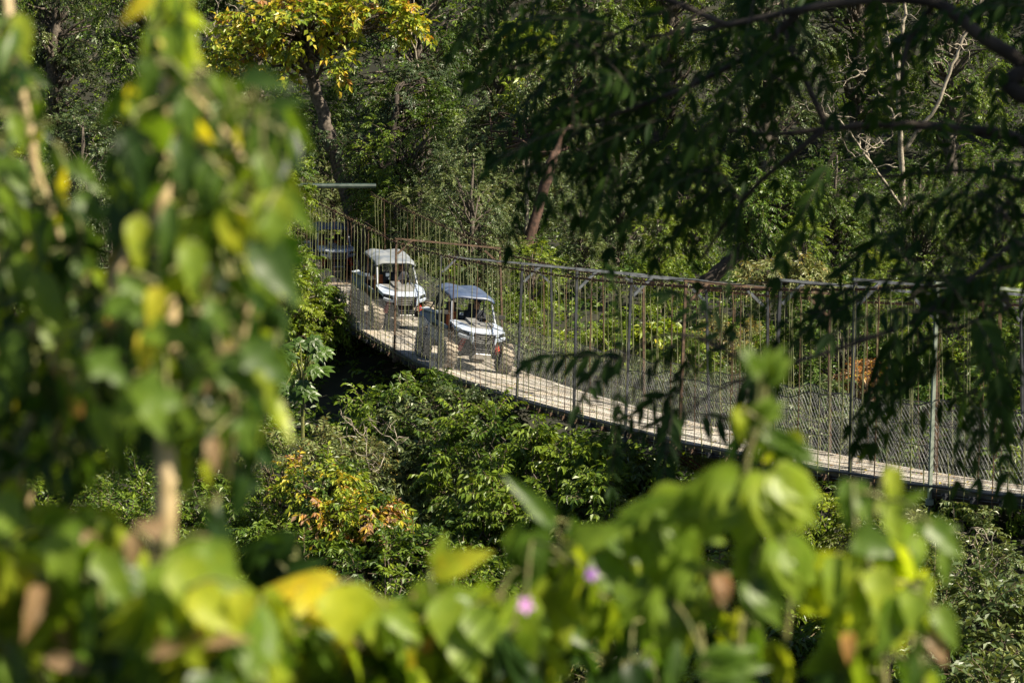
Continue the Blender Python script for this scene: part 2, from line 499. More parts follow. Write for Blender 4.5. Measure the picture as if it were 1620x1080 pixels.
# chain link netting along both sides, with its wires
def netting(far):
    w = 0.0 if not far else W_DECK
    acc = Acc()
    r = np.random.default_rng(5 + far)
    step = 0.062
    ds = np.arange(75.6, 27.0, -step * KD)
    nrow = 20
    hh = np.linspace(0.0, 1.0, nrow + 1)
    zig = (np.arange(nrow + 1) % 2) * 2 - 1
    segV, segF = [], []
    wob = lambda q: 0.05 * np.sin(q * 1.9) + 0.035 * np.sin(q * 4.3 + 1)
    for i, d in enumerate(ds):
        sgn = 1 if i % 2 else -1
        H = 1.12 + wob(d)
        dd = d + zig * sgn * 0.5 * step * KD * 1.0 + 0.02 * np.sin(hh * 5 + d)
        bulge = 0.05 * np.sin(hh * math.pi) * math.sin(d * 0.8) 
        P = deck_pt(dd, w + bulge, hh * H + 0.0)
        acc.tube(P, 0.0022, 3, 0, 0.0, cap=False)
    dd = np.linspace(75.6, 27, 400)
    net = acc.build("netting", M_NET, bridge)
    acc = Acc()
    for h0, rad, amp in ((0.28, .0055, .02), (0.55, .0055, .025), (0.82, .0055, .02), (1.12, .010, 0)):
        H = h0 + amp * np.sin(dd * 1.3 + h0 * 9) + (wob(dd) if h0 > 1 else 0)
        acc.tube(deck_pt(dd, w - 0.012, H), rad, 4)
    acc.build("netting_wire", M_WIRE, net)
netting(0); netting(1)
# portal frames
FR = [(62.7, -0.77, M_RUST, M_RUST), (58.7, -1.14, M_STEEL, M_STEELGREY), (52.6, -1.19, M_STEEL, M_STEELGREY), (48.9, -1.22, M_STEEL, M_STEELGREY),
      (46.0, -1.26, M_STEEL, M_STEELGREY), (43.3, -1.285, M_RUST, M_RUST), (39.3, -1.15, M_STEEL, M_STEELGREY), (36.5, -1.06, M_STEEL, M_STEELGREY), (34.0, -1.03, M_STEELGREEN, M_STEELGREEN)]
def frame(d, ztop, mp, mb, lean):
    top_n = np.array((near_x(d), d, ztop)) + np.array((lean, 0, 0))
    top_f = top_n + PERP * W_DECK * 0.985 + np.array((0, 0, -0.27))
    t = 0.075
    bar = Acc(); bar.square(top_n - PERP * t / 2, top_f + PERP * t / 2, t * 0.62)
    bar_o = bar.build("portal_beam", mb, bridge)
    for top, w, s in ((top_n, -0.06, 1), (top_f, W_DECK + 0.06, -1)):
        foot = deck_pt(d, w, -0.30)
        p = Acc(); p.square(foot, top - np.array((0, 0, t / 2 + 0.003)), t * 0.64, ref=tuple(PERP))
        p.box(foot + np.array((0, 0, 0.05)), (0.10, 0.10, 0.08))
        post = p.build("post", mp if s > 0 or mp is M_RUST else (M_RUST if rng.random() < .3 else M_STEEL), bar_o)
        b = Acc(); b.square(top + PERP * s * 0.42 + np.array((0, 0, -0.05)), top + PERP * s * 0.03 + np.array((0, 0, -0.40)), 0.05)
        b.build("corner_brace", mb, post)
    return bar_o
for i, (d, zt, mp, mb) in enumerate(FR):
    frame(d, zt, mp, mb, rng.uniform(0.0, 0.09))
# tower at the far bank
tw = 76.4
tb = Acc()
pl, pr = cable_pt(tw, 0) + np.array((0, .1, -0.02)), cable_pt(tw, 1) + np.array((0.0, .1, 0.25))
tb.tube([pl - PERP * 0.25, pl + PERP * 0.5, pr - PERP * 0.5, pr + PERP * 0.2], 0.085, 10)
tbo = tb.build("tower_beam", M_PIPE, bridge, smooth=False)
for p, w in ((pl, 0.0), (pr, W_DECK)):
    f_ = deck_pt(tw, w, -0.5) + np.array((0, .1, 0))
    k = Acc(); k.square(f_, p + np.array((0, 0, -0.09)), 0.20)
    k.box(f_ + np.array((0, 0, 0.75)), (0.42, 0.42, 0.9))
    bevel(k.build("tower_post", M_STEEL if w else M_CONC, tbo))
# dry leaves lying on the boards
lr = np.random.default_rng(19)
FALLEN = [(lr.uniform(18, 76), lr.uniform(0.08, W_DECK - 0.08)) for _ in range(420)]
# thrust cables hanging under the deck
a = Acc()
p = deck_pt(34.0, -0.05, -0.3)
a.tube([p, p + np.array((-0.10, 0.1, -0.6)), p + np.array((-0.45, 0.5, -2.4)), p + np.array((-0.9, 1.1, -5.5)), p + np.array((-1.0, 1.3, -7.0))], 0.022, 6)
a.build("stay_cable", M_WIRE, bridge)
for k in range(4):
    a = Acc()
    p = deck_pt(44.6 - 0.45 * k, 0.1, -0.3)
    q = p + np.array((0.75 + 0.1 * k, 0.4, -0.42 - 0.08 * k))
    a.tube([p, (p + q) / 2 + np.array((0, 0, -0.05)), q], 0.016, 5)
    a.build("stay_rod", M_RUSTRED, bridge)
# abutments
a = Acc()
a.box(deck_pt(77.3, W_DECK / 2, -0.75), (3.4, 2.0, 1.4), 0, np.array(Matrix.Rotation(math.radians(17.3), 3, 'Z')))
bevel(a.build("abutment", M_CONC, bridge), 0.03)
a = Acc()
a.box(deck_pt(15.2, W_DECK / 2, -0.75), (3.4, 2.2, 1.4), 0, np.array(Matrix.Rotation(math.radians(17.3), 3, 'Z')))
bevel(a.build("abutment", M_CONC, bridge), 0.03)
# ------------------------------------------------------------------ off-road buggies
M_WHITE = solid("dusty white plastic", (0.34, 0.40, 0.50), (0.48, 0.53, 0.61), 3.0, 0.32, spec=0.5)
M_DUSTGREY = solid("dusty grey plastic", (0.115, 0.118, 0.122), (0.22, 0.22, 0.21), 4.0, 0.7)
M_SHADEBLUE = solid("shade blue plastic", (0.13, 0.17, 0.23), (0.22, 0.26, 0.32), 3.0, 0.4)  # bluish shade on the buggy's side, put into the bed and door colour
M_ROOF = solid("scuffed roof panel", (0.045, 0.070, 0.135), (0.09, 0.12, 0.19), 5.0, 0.38, spec=0.6)
M_ROOFDUST = solid("dusty roof panel", (0.13, 0.155, 0.19), (0.25, 0.265, 0.275), 4.0, 0.5, spec=0.5)
M_BLACK = solid("black plastic", (0.012, 0.012, 0.013), (0.035, 0.034, 0.033), 6.0, 0.6)
M_LENS = solid("dark lamp glass", (0.02, 0.025, 0.03), (0.04, 0.045, 0.05), 4.0, 0.08, spec=0.9)
M_SILVER = solid("scratched aluminium", (0.38, 0.38, 0.38), (0.55, 0.55, 0.55), 12.0, 0.4, 0.7)
M_TYRE = solid("dusty tyre rubber", (0.10, 0.085, 0.065), (0.38, 0.325, 0.25), 5.0, 0.9)
M_RIM = solid("dark alloy", (0.03, 0.03, 0.03), (0.08, 0.08, 0.08), 6.0, 0.45, 0.6)
M_RED = solid("red coil spring", (0.52, 0.045, 0.02), (0.68, 0.08, 0.04), 9.0, 0.4)
M_ORANGE = solid("orange seat fabric", (0.30, 0.075, 0.02), (0.48, 0.14, 0.04), 12.0, 0.8)
M_TUBE = solid("black tube", (0.014, 0.014, 0.016), (0.03, 0.03, 0.034), 5.0, 0.4)
M_PILLAR = solid("silver pillar", (0.24, 0.26, 0.30), (0.38, 0.40, 0.43), 5.0, 0.4, 0.1)
M_MUD = solid("dried mud", (0.20, 0.155, 0.105), (0.34, 0.28, 0.20), 9.0, 0.95)

def make_wheel(parent, x, y):
    side = 1 if x > 0 else -1
    w, r = 0.29, 0.385
    h = Acc()
    h.tube([(-0.10, 0, 0), (0.10, 0, 0)], 0.055, 12)
    hub = h.build("wheel", M_RIM, parent)
    hub.location = (x, y, r)
    t = Acc()
    prof = [(-0.115, 0.19), (-0.14, 0.25), (-0.135, 0.33), (-0.11, 0.355), (0.0, 0.362), (0.11, 0.355), (0.135, 0.33), (0.14, 0.25), (0.115, 0.19), (0.0, 0.185), (-0.115, 0.19)]
    ang = np.linspace(0, 2 * math.pi, 37)
    G = np.array([[(px, pr * math.cos(q), pr * math.sin(q)) for q in ang] for px, pr in prof])
    t.grid(G)
    for k in range(20):
        q = 2 * math.pi * k / 20
        for j, (lx, ww) in enumerate(((-0.075, 0.10), (0.075, 0.10), (0.0, 0.045))):
            qq = q + (0.16 if j == 1 else 0.08 if j == 2 else 0)
            R = np.array(Matrix.Rotation(qq, 3, 'X')) @ np.array(Matrix.Rotation((0.28 if j == 0 else -0.28 if j == 1 else 0), 3, 'Z'))
            t.box((lx, -math.sin(qq) * 0.365, math.cos(qq) * 0.365), (ww, 0.058, 0.042), 0, R)
        for sx in (-1, 1):
            qq = q + (0.16 if sx > 0 else 0)
            R = np.array(Matrix.Rotation(qq, 3, 'X'))
            t.box((sx * 0.134, -math.sin(qq) * 0.335, math.cos(qq) * 0.335), (0.03, 0.062, 0.075), 0, R)
    t.build("tyre", M_TYRE, hub)
    m = Acc()
    prof = [(0.115, 0.195), (-0.115, 0.195), (-0.115, 0.175), (0.07, 0.165), (0.115, 0.175), (0.115, 0.195)]
    m.grid(np.array([[(px * side, pr * math.cos(q), pr * math.sin(q)) for q in ang] for px, pr in prof]))
    for k in range(6):
        q = 2 * math.pi * k / 6
        R = np.array(Matrix.Rotation(q, 3, 'X'))
        m.box(np.array((0.075 * side, -math.sin(q) * 0.10, math.cos(q) * 0.10)), (0.03, 0.05, 0.15), 0, R)
    m.build("rim", M_RIM, hub)
    return hub

def make_buggy(label, roofmat):
    root = thing("off_road_buggy", label, "off-road buggy", (0, 0, 0), "off-road buggies crossing the bridge in a line")
    # --- frame, floor, nose structure
    a = Acc()
    a.box((0, -0.1, 0.43), (0.95, 2.5, 0.10))
    a.box((0, 1.25, 0.58), (0.46, 0.5, 0.34))
    a.box((0, 0.62, 0.80), (1.06, 0.10, 0.55))
    a.box((0, -0.72, 0.75), (1.1, 0.10, 0.75))
    a.box((0, -1.15, 0.66), (0.7, 0.8, 0.36))
    bevel(a.build("chassis", M_BLACK, root), 0.02)
    # --- bonnet
    a = Acc()
    a.slab([(-0.47, 0.60, 1.155), (0.47, 0.60, 1.155), (0.40, 1.02, 1.085), (0.23, 1.36, 0.985), (-0.23, 1.36, 0.985), (-0.40, 1.02, 1.085)], 0.05)
    a.slab([(-0.06, 0.56, 1.235), (0.22, 0.56, 1.235), (0.20, 0.98, 1.135), (0.13, 1.2, 1.05), (0.0, 1.2, 1.05), (-0.06, 0.98, 1.135)], 0.09)
    bevel(a.build("bonnet_panel", M_DUSTGREY, root), 0.015)
    a = Acc()
    for s in (-1, 1):
        a.slab([(s * 0.475, 0.60, 1.16), (s * 0.62, 0.56, 1.13), (s * 0.655, 0.95, 1.07), (s * 0.60, 1.36, 0.945), (s * 0.42, 1.53, 0.915), (s * 0.235, 1.37, 0.995), (s * 0.405, 1.02, 1.093)], 0.055)
        a.slab([(s * 0.235, 1.37, 0.995), (s * 0.42, 1.53, 0.915), (s * 0.285, 1.625, 0.895), (s * 0.10, 1.655, 0.895), (0, 1.655, 0.895), (0, 1.37, 0.995)], 0.05)
        # cheeks that run down both sides of the grille
        a.slab([(s * 0.285, 1.64, 0.90), (s * 0.375, 1.58, 0.88), (s * 0.345, 1.555, 0.74), (s * 0.285, 1.60, 0.60), (s * 0.262, 1.62, 0.60), (s * 0.262, 1.645, 0.74)], 0.035)
        # lower lip under the lamp
        a.slab([(s * 0.355, 1.575, 0.785), (s * 0.585, 1.40, 0.845), (s * 0.60, 1.36, 0.79), (s * 0.50, 1.44, 0.73), (s * 0.35, 1.555, 0.71)], 0.05)
        # fender side skirt
        a.slab([(s * 0.655, 0.95, 1.07), (s * 0.60, 1.36, 0.945), (s * 0.615, 1.36, 0.865), (s * 0.675, 0.95, 0.98)], 0.03)
    bevel(a.build("bonnet", M_WHITE, root), 0.012)
    for s in (-1, 1):
        a = Acc()
        a.slab([(s * 0.375, 1.548, 0.885), (s * 0.60, 1.372, 0.925), (s * 0.598, 1.382, 0.85), (s * 0.365, 1.560, 0.79)], 0.06)
        hl = bevel(a.build("headlight", M_BLACK, root), 0.006)
        a = Acc()
        a.slab([(s * 0.40, 1.542, 0.872), (s * 0.585, 1.398, 0.908), (s * 0.582, 1.406, 0.864), (s * 0.40, 1.548, 0.812)], 0.02)
        a.build("lens", M_LENS, hl)
        # wheel arch liner
        a = Acc()
        G = []
        for x in (0.50, 0.73):
            G.append([(s * x, 1.145 + 0.46 * math.cos(q), 0.40 + 0.50 * math.sin(q) - (0.03 if x > .7 else 0)) for q in np.linspace(1.05, 2.7, 12)])
        a.grid(np.array(G) if s > 0 else np.array(G)[::-1])
        o = a.build("front_fender", M_BLACK, root)
        o.modifiers.new("thick", 'SOLIDIFY').thickness = 0.02
        # dusty mud guard that hangs behind the wheel
        a = Acc()
        a.slab([(s * 0.60, 0.70, 1.00), (s * 0.76, 0.70, 0.95), (s * 0.75, 0.64, 0.60), (s * 0.66, 0.64, 0.60)], 0.02)
        a.build("mud_guard", M_MUD, root)
    # --- grille and bumper
    a = Acc()
    a.box((0, 1.56, 0.745), (0.50, 0.08, 0.27))
    g = a.build("grille", M_BLACK, root)
    a = Acc()
    for z in (0.66, 0.71, 0.765, 0.815):
        a.tube([(-0.24, 1.60, z), (-0.1, 1.625, z - .015), (0.1, 1.625, z - .015), (0.24, 1.60, z)], 0.011, 6)
    for x in (-0.13, 0.0, 0.13):
        a.tube([(x, 1.612, 0.64), (x, 1.612, 0.84)], 0.009, 6)
    a.build("grille_bars", M_DUSTGREY, g)
    a = Acc()
    a.tube([(-0.27, 1.55, 0.80), (-0.27, 1.70, 0.70), (-0.20, 1.74, 0.54), (0.20, 1.74, 0.54), (0.27, 1.70, 0.70), (0.27, 1.55, 0.80)], 0.022, 8)
    a.tube([(-0.34, 1.50, 0.62), (-0.24, 1.72, 0.60), (0.24, 1.72, 0.60), (0.34, 1.50, 0.62)], 0.02, 8)
    b = a.build("bumper", M_TUBE, root)
    a = Acc()
    a.slab([(-0.20, 1.735, 0.50), (0.20, 1.735, 0.50), (0.26, 1.52, 0.36), (-0.26, 1.52, 0.36)], 0.02)
    a.build("skid_plate", M_SILVER, b)
    for part in list(root.children_recursive):
        if part.type == 'MESH' and part.name.split('.')[0] in ('bonnet', 'bonnet_panel', 'headlight', 'lens', 'grille', 'grille_bars'):
            for v in part.data.vertices:
                v.co.z += 0.03 + 0.075 * min(1.0, max(0.0, v.co.y - 0.55))
    # --- suspension
    for s in (-1, 1):
        for y in (1.145, -1.145):
            a = Acc()
            for z in (0.36, 0.50):
                a.tube([(s * 0.22, y + 0.18, z + .04), (s * 0.56, y, z - 0.02)], 0.018, 6)
                a.tube([(s * 0.22, y - 0.18, z + .04), (s * 0.56, y, z - 0.02)], 0.018, 6)
            a.tube([(s * 0.2, y, 0.42), (s * 0.6, y, 0.39)], 0.022, 6)
            a.build("suspension_arm", M_TUBE, root)
            a = Acc()
            p0, p1 = np.array((s * 0.36, y + 0.15, 0.92)), np.array((s * 0.53, y + 0.12, 0.44))
            a.tube([p0, p1], 0.028, 8)
            sh = a.build("shock_absorber", M_SILVER, root)
            a = Acc()
            q = np.linspace(0, 1, 90)
            ax = nrm(p1 - p0); u = nrm(np.cross(ax, (0, 1, 0))); v = np.cross(ax, u)
            P = p0 + (p1 - p0) * (0.08 + 0.8 * q[:, None]) + 0.058 * (np.cos(q * 44)[:, None] * u + np.sin(q * 44)[:, None] * v)
            a.tube(P, 0.016, 5)
            a.build("coil_spring", M_RED, sh)
    # --- doors and side panels
    for s in (-1, 1):
        a = Acc()
        a.slab([(s * 0.68, 0.60, 1.02), (s * 0.70, -0.70, 1.08), (s * 0.71, -0.74, 0.62), (s * 0.69, 0.10, 0.50), (s * 0.68, 0.58, 0.56)], 0.035)
        d = bevel(a.build("door", M_SHADEBLUE, root), 0.01)
        a = Acc()
        a.slab([(s * 0.705, 0.50, 0.92), (s * 0.722, -0.60, 0.98), (s * 0.722, -0.60, 0.86), (s * 0.705, 0.45, 0.80)], 0.012)
        a.build("door_trim", M_BLACK, d)
    # --- rear bed with flared fenders
    a = Acc()
    a.box((0, -1.28, 0.90), (1.22, 0.86, 0.06))
    a.box((0, -1.70, 1.05), (1.22, 0.05, 0.30))
    a.box((0, -0.84, 1.05), (1.22, 0.05, 0.30))
    for s in (-1, 1):
        a.slab([(s * 0.63, -0.80, 1.22), (s * 0.63, -1.74, 1.26), (s * 0.80, -1.62, 1.10), (s * 0.82, -1.50, 0.66), (s * 0.80, -1.44, 0.66), (s * 0.76, -0.86, 0.90)][::1], 0.04)
        a.slab([(s * 0.63, -0.80, 1.22), (s * 0.76, -0.86, 0.90), (s * 0.74, -0.80, 0.55), (s * 0.68, -0.78, 0.55)], 0.03)
    bed = bevel(a.build("bed", M_SHADEBLUE, root), 0.01)
    for s in (-1, 1):
        a = Acc()
        a.slab([(s * 0.56, -0.80, 1.245), (s * 0.70, -0.80, 1.235), (s * 0.79, -1.66, 1.235), (s * 0.56, -1.74, 1.275)], 0.03)
        bevel(a.build("bed_rim", M_WHITE, bed), 0.006)
    # --- cage
    a = Acc()
    for s in (-1, 1):
        a.tube([(s * 0.50, 0.17, 1.75), (s * 0.53, -0.85, 1.78), (s * 0.60, -1.0, 1.15), (s * 0.60, -1.05, 0.8)], 0.026, 8)
        a.tube([(s * 0.53, -0.42, 1.77), (s * 0.60, -0.60, 1.05)], 0.022, 8)
        a.tube([(s * 0.53, -0.85, 1.77), (s * 0.58, -1.55, 1.15)], 0.02, 8)
    a.tube([(-0.50, 0.17, 1.75), (0.50, 0.17, 1.75)], 0.024, 8)
    a.tube([(-0.53, -0.85, 1.78), (0.53, -0.85, 1.78)], 0.024, 8)
    a.tube([(-0.59, -0.95, 1.30), (0.59, -0.95, 1.30)], 0.022, 8)
    a.build("roll_cage", M_TUBE, root, smooth=True)
    for s in (-1, 1):
        a = Acc()
        a.tube([(s * 0.585, 0.64, 1.08), (s * 0.565, 0.52, 1.24), (s * 0.51, 0.19, 1.74)], 0.028, 8)
        p = a.build("windscreen_pillar", M_PILLAR, root, smooth=True)
        a = Acc()
        a.tube([(s * 0.56, 0.50, 1.30), (s * 0.70, 0.50, 1.33)], 0.012, 6)
        a.box((s * 0.75, 0.49, 1.34), (0.17, 0.05, 0.10))
        bevel(a.build("side_mirror", M_BLACK, p), 0.02)
    # --- roof: shallow shell with two raised ridges, front edge bent down
    xs = np.linspace(-0.60, 0.60, 25); ys = np.linspace(0.36, -1.10, 22)
    G = np.zeros((len(ys), len(xs), 3))
    for i, y in enumerate(ys):
        for j, x in enumerate(xs):
            ax_ = abs(x)
            q = (0.36 - y) / 1.46
            ridge = 0.028 * math.exp(-((ax_ - 0.36) / 0.15) ** 2) * (0.25 + 0.9 * q)
            dip = -0.025 * math.exp(-(x / 0.055) ** 2) * q
            z = 1.785 + 0.15 * q + ridge + dip - 0.085 * (ax_ / 0.60) ** 5 - 0.07 * max(0, (y - 0.16) / 0.2) ** 1.5 - 0.04 * max(0, (-1.0 - y) / 0.1)
            nx = x * (1.0 - 0.06 * (1 - q)) 
            G[i, j] = (nx, y - 0.05 * (ax_ / 0.6) ** 2 * (1 if q < .5 else -1), z)
    a = Acc(); a.grid(G[::-1])
    o = a.build("roof", roofmat, root, smooth=True)
    o.modifiers.new("thick", 'SOLIDIFY').thickness = 0.035
    # --- interior
    a = Acc()
    a.slab([(-0.60, 0.62, 1.12), (0.60, 0.62, 1.12), (0.58, 0.36, 1.14), (-0.58, 0.36, 1.14)], 0.30)
    bevel(a.build("dashboard", M_BLACK, root), 0.03)
    for s in (-1, 1):
        a = Acc()
        cx = s * 0.29
        a.box((cx, -0.22, 0.66), (0.46, 0.52, 0.16))
        a.box((cx, -0.50, 1.02), (0.46, 0.14, 0.70), 0, np.array(Matrix.Rotation(math.radians(10), 3, 'X')))
        a.box((cx, -0.56, 1.44), (0.26, 0.11, 0.20), 0, np.array(Matrix.Rotation(math.radians(10), 3, 'X')))
        seat = bevel(a.build("seat", M_BLACK, root), 0.04, 3)
        a = Acc()
        a.box((cx, -0.425, 1.06), (0.26, 0.03, 0.50), 0, np.array(Matrix.Rotation(math.radians(10), 3, 'X')))
        a.box((cx, -0.18, 0.745), (0.26, 0.36, 0.02))
        bevel(a.build("seat_panel", M_ORANGE, seat), 0.008)
    a = Acc()
    q = np.linspace(0, 2 * math.pi, 25)
    c = np.array((-0.29, 0.18, 1.13)); u = np.array((1.0, 0, 0)); v = nrm(np.array((0, 0.55, 0.9)))
    ring = c + 0.165 * (np.cos(q)[:, None] * u + np.sin(q)[:, None] * v)
    a.tube(ring, 0.016, 8, cap=False)
    for k in (0.2, 0.5, 0.8):
        e = c + 0.16 * (math.cos(2 * math.pi * k - 1.57) * u + math.sin(2 * math.pi * k - 1.57) * v)
        a.tube([c, e], 0.012, 6)
    a.tube([c, c + np.array((0, 0.25, -0.14))], 0.022, 8)
    a.build("steering_wheel", M_BLACK, root, smooth=True)
    for x in (-0.73, 0.73):
        for y in (1.145, -1.145):
            make_wheel(root, x, y)
    return root

BUG = [("white off-road buggy with a blue grey roof, leading the line down the bridge", M_ROOF, 59.6, 1.15, True),
       ("white off-road buggy with a dusty pale roof, second in line behind the leading buggy", M_ROOFDUST, 66.7, 1.22, True)]
for i, (lab, rm, d_front, wc, ondeck) in enumerate(BUG):
    b = make_buggy(lab, rm)
    dc = d_front + 1.145 * KD                        # near-edge depth at the middle of the buggy
    c = deck_pt(dc, wc, 0.012)
    f = nrm(deck_pt(dc - 1.1, wc) - deck_pt(dc + 1.1, wc))
    xr = nrm(deck_pt(dc, wc - 0.7) - deck_pt(dc, wc + 0.7))       # vehicle right points to the camera side
    up = nrm(np.cross(xr, f)); xr = np.cross(f, up)
    b.matrix_world = Matrix(((xr[0], f[0], up[0], c[0]), (xr[1], f[1], up[1], c[1]), (xr[2], f[2], up[2], c[2]), (0, 0, 0, 1)))
    if i == 0: BUGGY_A = b
    else: BUGGY_B = b
b = make_buggy("white off-road buggy waiting in deep shade at the far bridgehead, last in line", M_ROOF)
c = np.array((-6.35, 85.2, float(ground(-6.35, 85.2)) + 0.06))
f = nrm(np.array((0.22, -0.975, -0.02))); xr = nrm(np.cross(f, (0, 0, 1))); up = np.cross(xr, f)
b.matrix_world = Matrix(((xr[0], f[0], up[0], c[0]), (xr[1], f[1], up[1], c[1]), (xr[2], f[2], up[2], c[2]), (0, 0, 0, 1)))

# ------------------------------------------------------------------ drivers
M_SKIN = solid("tanned skin", (0.30, 0.16, 0.10), (0.42, 0.24, 0.16), 9.0, 0.55)
M_SHIRT = solid("dark shirt", (0.010, 0.012, 0.018), (0.03, 0.034, 0.045), 14.0, 0.9)
M_TROUS = solid("dark trousers", (0.015, 0.017, 0.025), (0.035, 0.04, 0.055), 14.0, 0.9)
M_CAP = solid("navy cap", (0.02, 0.03, 0.06), (0.05, 0.07, 0.13), 14.0, 0.8)
M_HAIR = solid("black hair", (0.008, 0.007, 0.006), (0.02, 0.018, 0.015), 30.0, 0.6)
def make_driver(buggy, label, lean):
    cx = -0.29
    J, E, Rr = [], [], []
    def jn(p, r, par=None):
        J.append((p[0] + cx, p[1], p[2])); Rr.append(r)
        if par is not None: E.append((par, len(J) - 1))
        return len(J) - 1
    pel = jn((0, -0.27, 0.86), 0.15)
    wa = jn((0, -0.29 + lean * .3, 1.05), 0.135, pel)
    ch = jn((0, -0.30 + lean * .6, 1.26), 0.15, wa)
    nb = jn((0, -0.29 + lean * .9, 1.40), 0.075, ch)
    nk = jn((0, -0.275 + lean, 1.47), 0.055, nb)
    h1 = jn((0, -0.26 + lean, 1.545), 0.078, nk)
    h2 = jn((0, -0.265 + lean, 1.63), 0.092, h1)
    h3 = jn((0, -0.275 + lean, 1.69), 0.07, h2)
    ns = jn((0, -0.155 + lean, 1.575), 0.014, h1)
    for s in (-1, 1):
        ear = jn((s * 0.088, -0.28 + lean, 1.60), 0.014, h2)
        sh = jn((s * 0.18, -0.30 + lean * .7, 1.37), 0.062, ch)
        el = jn((s * 0.255, -0.12, 1.14), 0.045, sh)
        wr = jn((s * 0.165, 0.105, 1.185), 0.028, el)
        pm = jn((s * 0.158, 0.165, 1.195), 0.032, wr)
        for k in range(4):                           # fingers curl over the rim
            yy = 0.20 + 0.006 * k; zz = 1.215 - 0.022 * k
            f1 = jn((s * (0.165 + 0.002 * k), yy, zz), 0.0105, pm)
            f2 = jn((s * (0.150 - 0.003 * k), yy + 0.03, zz - 0.008), 0.0095, f1)
            f3 = jn((s * (0.125 - 0.003 * k), yy + 0.02, zz - 0.018), 0.008, f2)
        t1 = jn((s * 0.132, 0.155, 1.215), 0.012, pm)
        t2 = jn((s * 0.112, 0.185, 1.222), 0.010, t1)
        hp = jn((s * 0.10, -0.22, 0.84), 0.095, pel)
        kn = jn((s * 0.13, 0.16, 0.90), 0.068, hp)
        an = jn((s * 0.11, 0.42, 0.54), 0.042, kn)
        to = jn((s * 0.11, 0.56, 0.52), 0.038, an)
    me = bpy.data.meshes.new("person")
    me.from_pydata(J, E, [])
    o = bpy.data.objects.new("person", me)
    COL.objects.link(o)
    sk = o.modifiers.new("skin", 'SKIN')
    sk.use_smooth_shade = True
    for k, v in enumerate(me.skin_vertices[0].data):
        v.radius = (Rr[k], Rr[k]); v.use_root = (k == 0)
    ss = o.modifiers.new("sub", 'SUBSURF'); ss.levels = 2; ss.render_levels = 2
    dg = bpy.context.evaluated_depsgraph_get()
    dg.update()
    m2 = bpy.data.meshes.new_from_object(o.evaluated_get(dg))
    o.modifiers.clear()
    o.data = m2
    for m in (M_SKIN, M_SHIRT, M_TROUS): m2.materials.append(m)
    for p in m2.polygons:
        c = p.center; p.use_smooth = True
        if c.z > 1.43: p.material_index = 0
        elif c.y > 0.09 and c.z > 1.1: p.material_index = 0
        elif c.z < 0.97 or (c.y > 0.0 and c.z < 1.0): p.material_index = 2
        else: p.material_index = 1
    # face, hair, cap
    hy = -0.265 + lean
    a = Acc()
    for s in (-1, 1):
        a.box((cx + s * 0.033, hy + 0.083, 1.615), (0.024, 0.012, 0.010))
    a.box((cx, hy + 0.082, 1.527), (0.045, 0.012, 0.008))
    a.build("face_features", M_HAIR, o)
    a = Acc()
    G = [[(cx + 0.103 * math.cos(q) * math.sin(t), hy - 0.012 + 0.112 * math.sin(q) * math.sin(t), 1.635 + 0.108 * math.cos(t)) for q in np.linspace(0, 2 * math.pi, 20)] for t in np.linspace(0.02, 1.5, 8)]
    a.grid(np.array(G))
    a.slab([(cx - 0.085, hy + 0.07, 1.655), (cx + 0.085, hy + 0.07, 1.655), (cx + 0.06, hy + 0.185, 1.64), (cx - 0.06, hy + 0.185, 1.64)], 0.012)
    a.build("cap", M_CAP, o, smooth=False)
    o.matrix_world = buggy.matrix_world.copy()
    tag(o, label, "person")
    return o
bpy.context.view_layer.update()
make_driver(BUGGY_A, "person in dark shirt and cap at the wheel of the leading buggy", 0.04)
make_driver(BUGGY_B, "person in dark clothes gripping the steering wheel of the second buggy", 0.0)
# ------------------------------------------------------------------ vegetation tools
LT_FAR = (np.array([(0, 0, 0), (-0.5, 0.42, 0.10), (0, 1, -0.12), (0.5, 0.42, 0.10)], float), np.array([(0, 3, 2), (0, 2, 1)]))
def leaf_grid(fn, rows=9, fold=0.22, curl=0.35, wave=0.0):
    """broad leaf: fn(t) = half width along the unit length"""
    V = []
    cs = (-1, -0.5, 0, 0.5, 1)
    for i in range(rows):
        t = i / (rows - 1)
        w = fn(t)
        for c in cs:
            z = fold * abs(c) * w - curl * t * t * 0.6 + wave * math.sin(t * 17 + c * 2) * abs(c) * w
            V.append((c * w, t, z))
    n = len(cs)
    F = [(i * n + j, i * n + j + 1, (i + 1) * n + j + 1, (i + 1) * n + j) for i in range(rows - 1) for j in range(n - 1)]
    return np.array(V, float), np.array(F)
def ovate(t): return max(0.004, 0.29 * (math.sin(math.pi * min(1, t ** 0.62)) ** 0.85) * (1 - 0.25 * t))
def heart(t): return max(0.004, 0.40 * (math.sin(math.pi * (0.12 + 0.88 * t) ** 0.80) ** 0.7) * (1.05 - 0.4 * t))
def lance(t): return max(0.004, 0.145 * math.sin(math.pi * t ** 0.8) ** 0.8)
def lobed(t):
    b = 0.38 * math.sin(math.pi * min(1, t ** 0.7)) ** 0.7
    return max(0.006, b * (1 + 0.32 * math.cos(t * 15.0 + 0.6)) * (1.0 - 0.3 * t))
LT_OVATE = leaf_grid(ovate, wave=0.12)
LT_HEART = leaf_grid(heart, wave=0.10)
LT_LANCE = leaf_grid(lance, rows=6, fold=0.3)
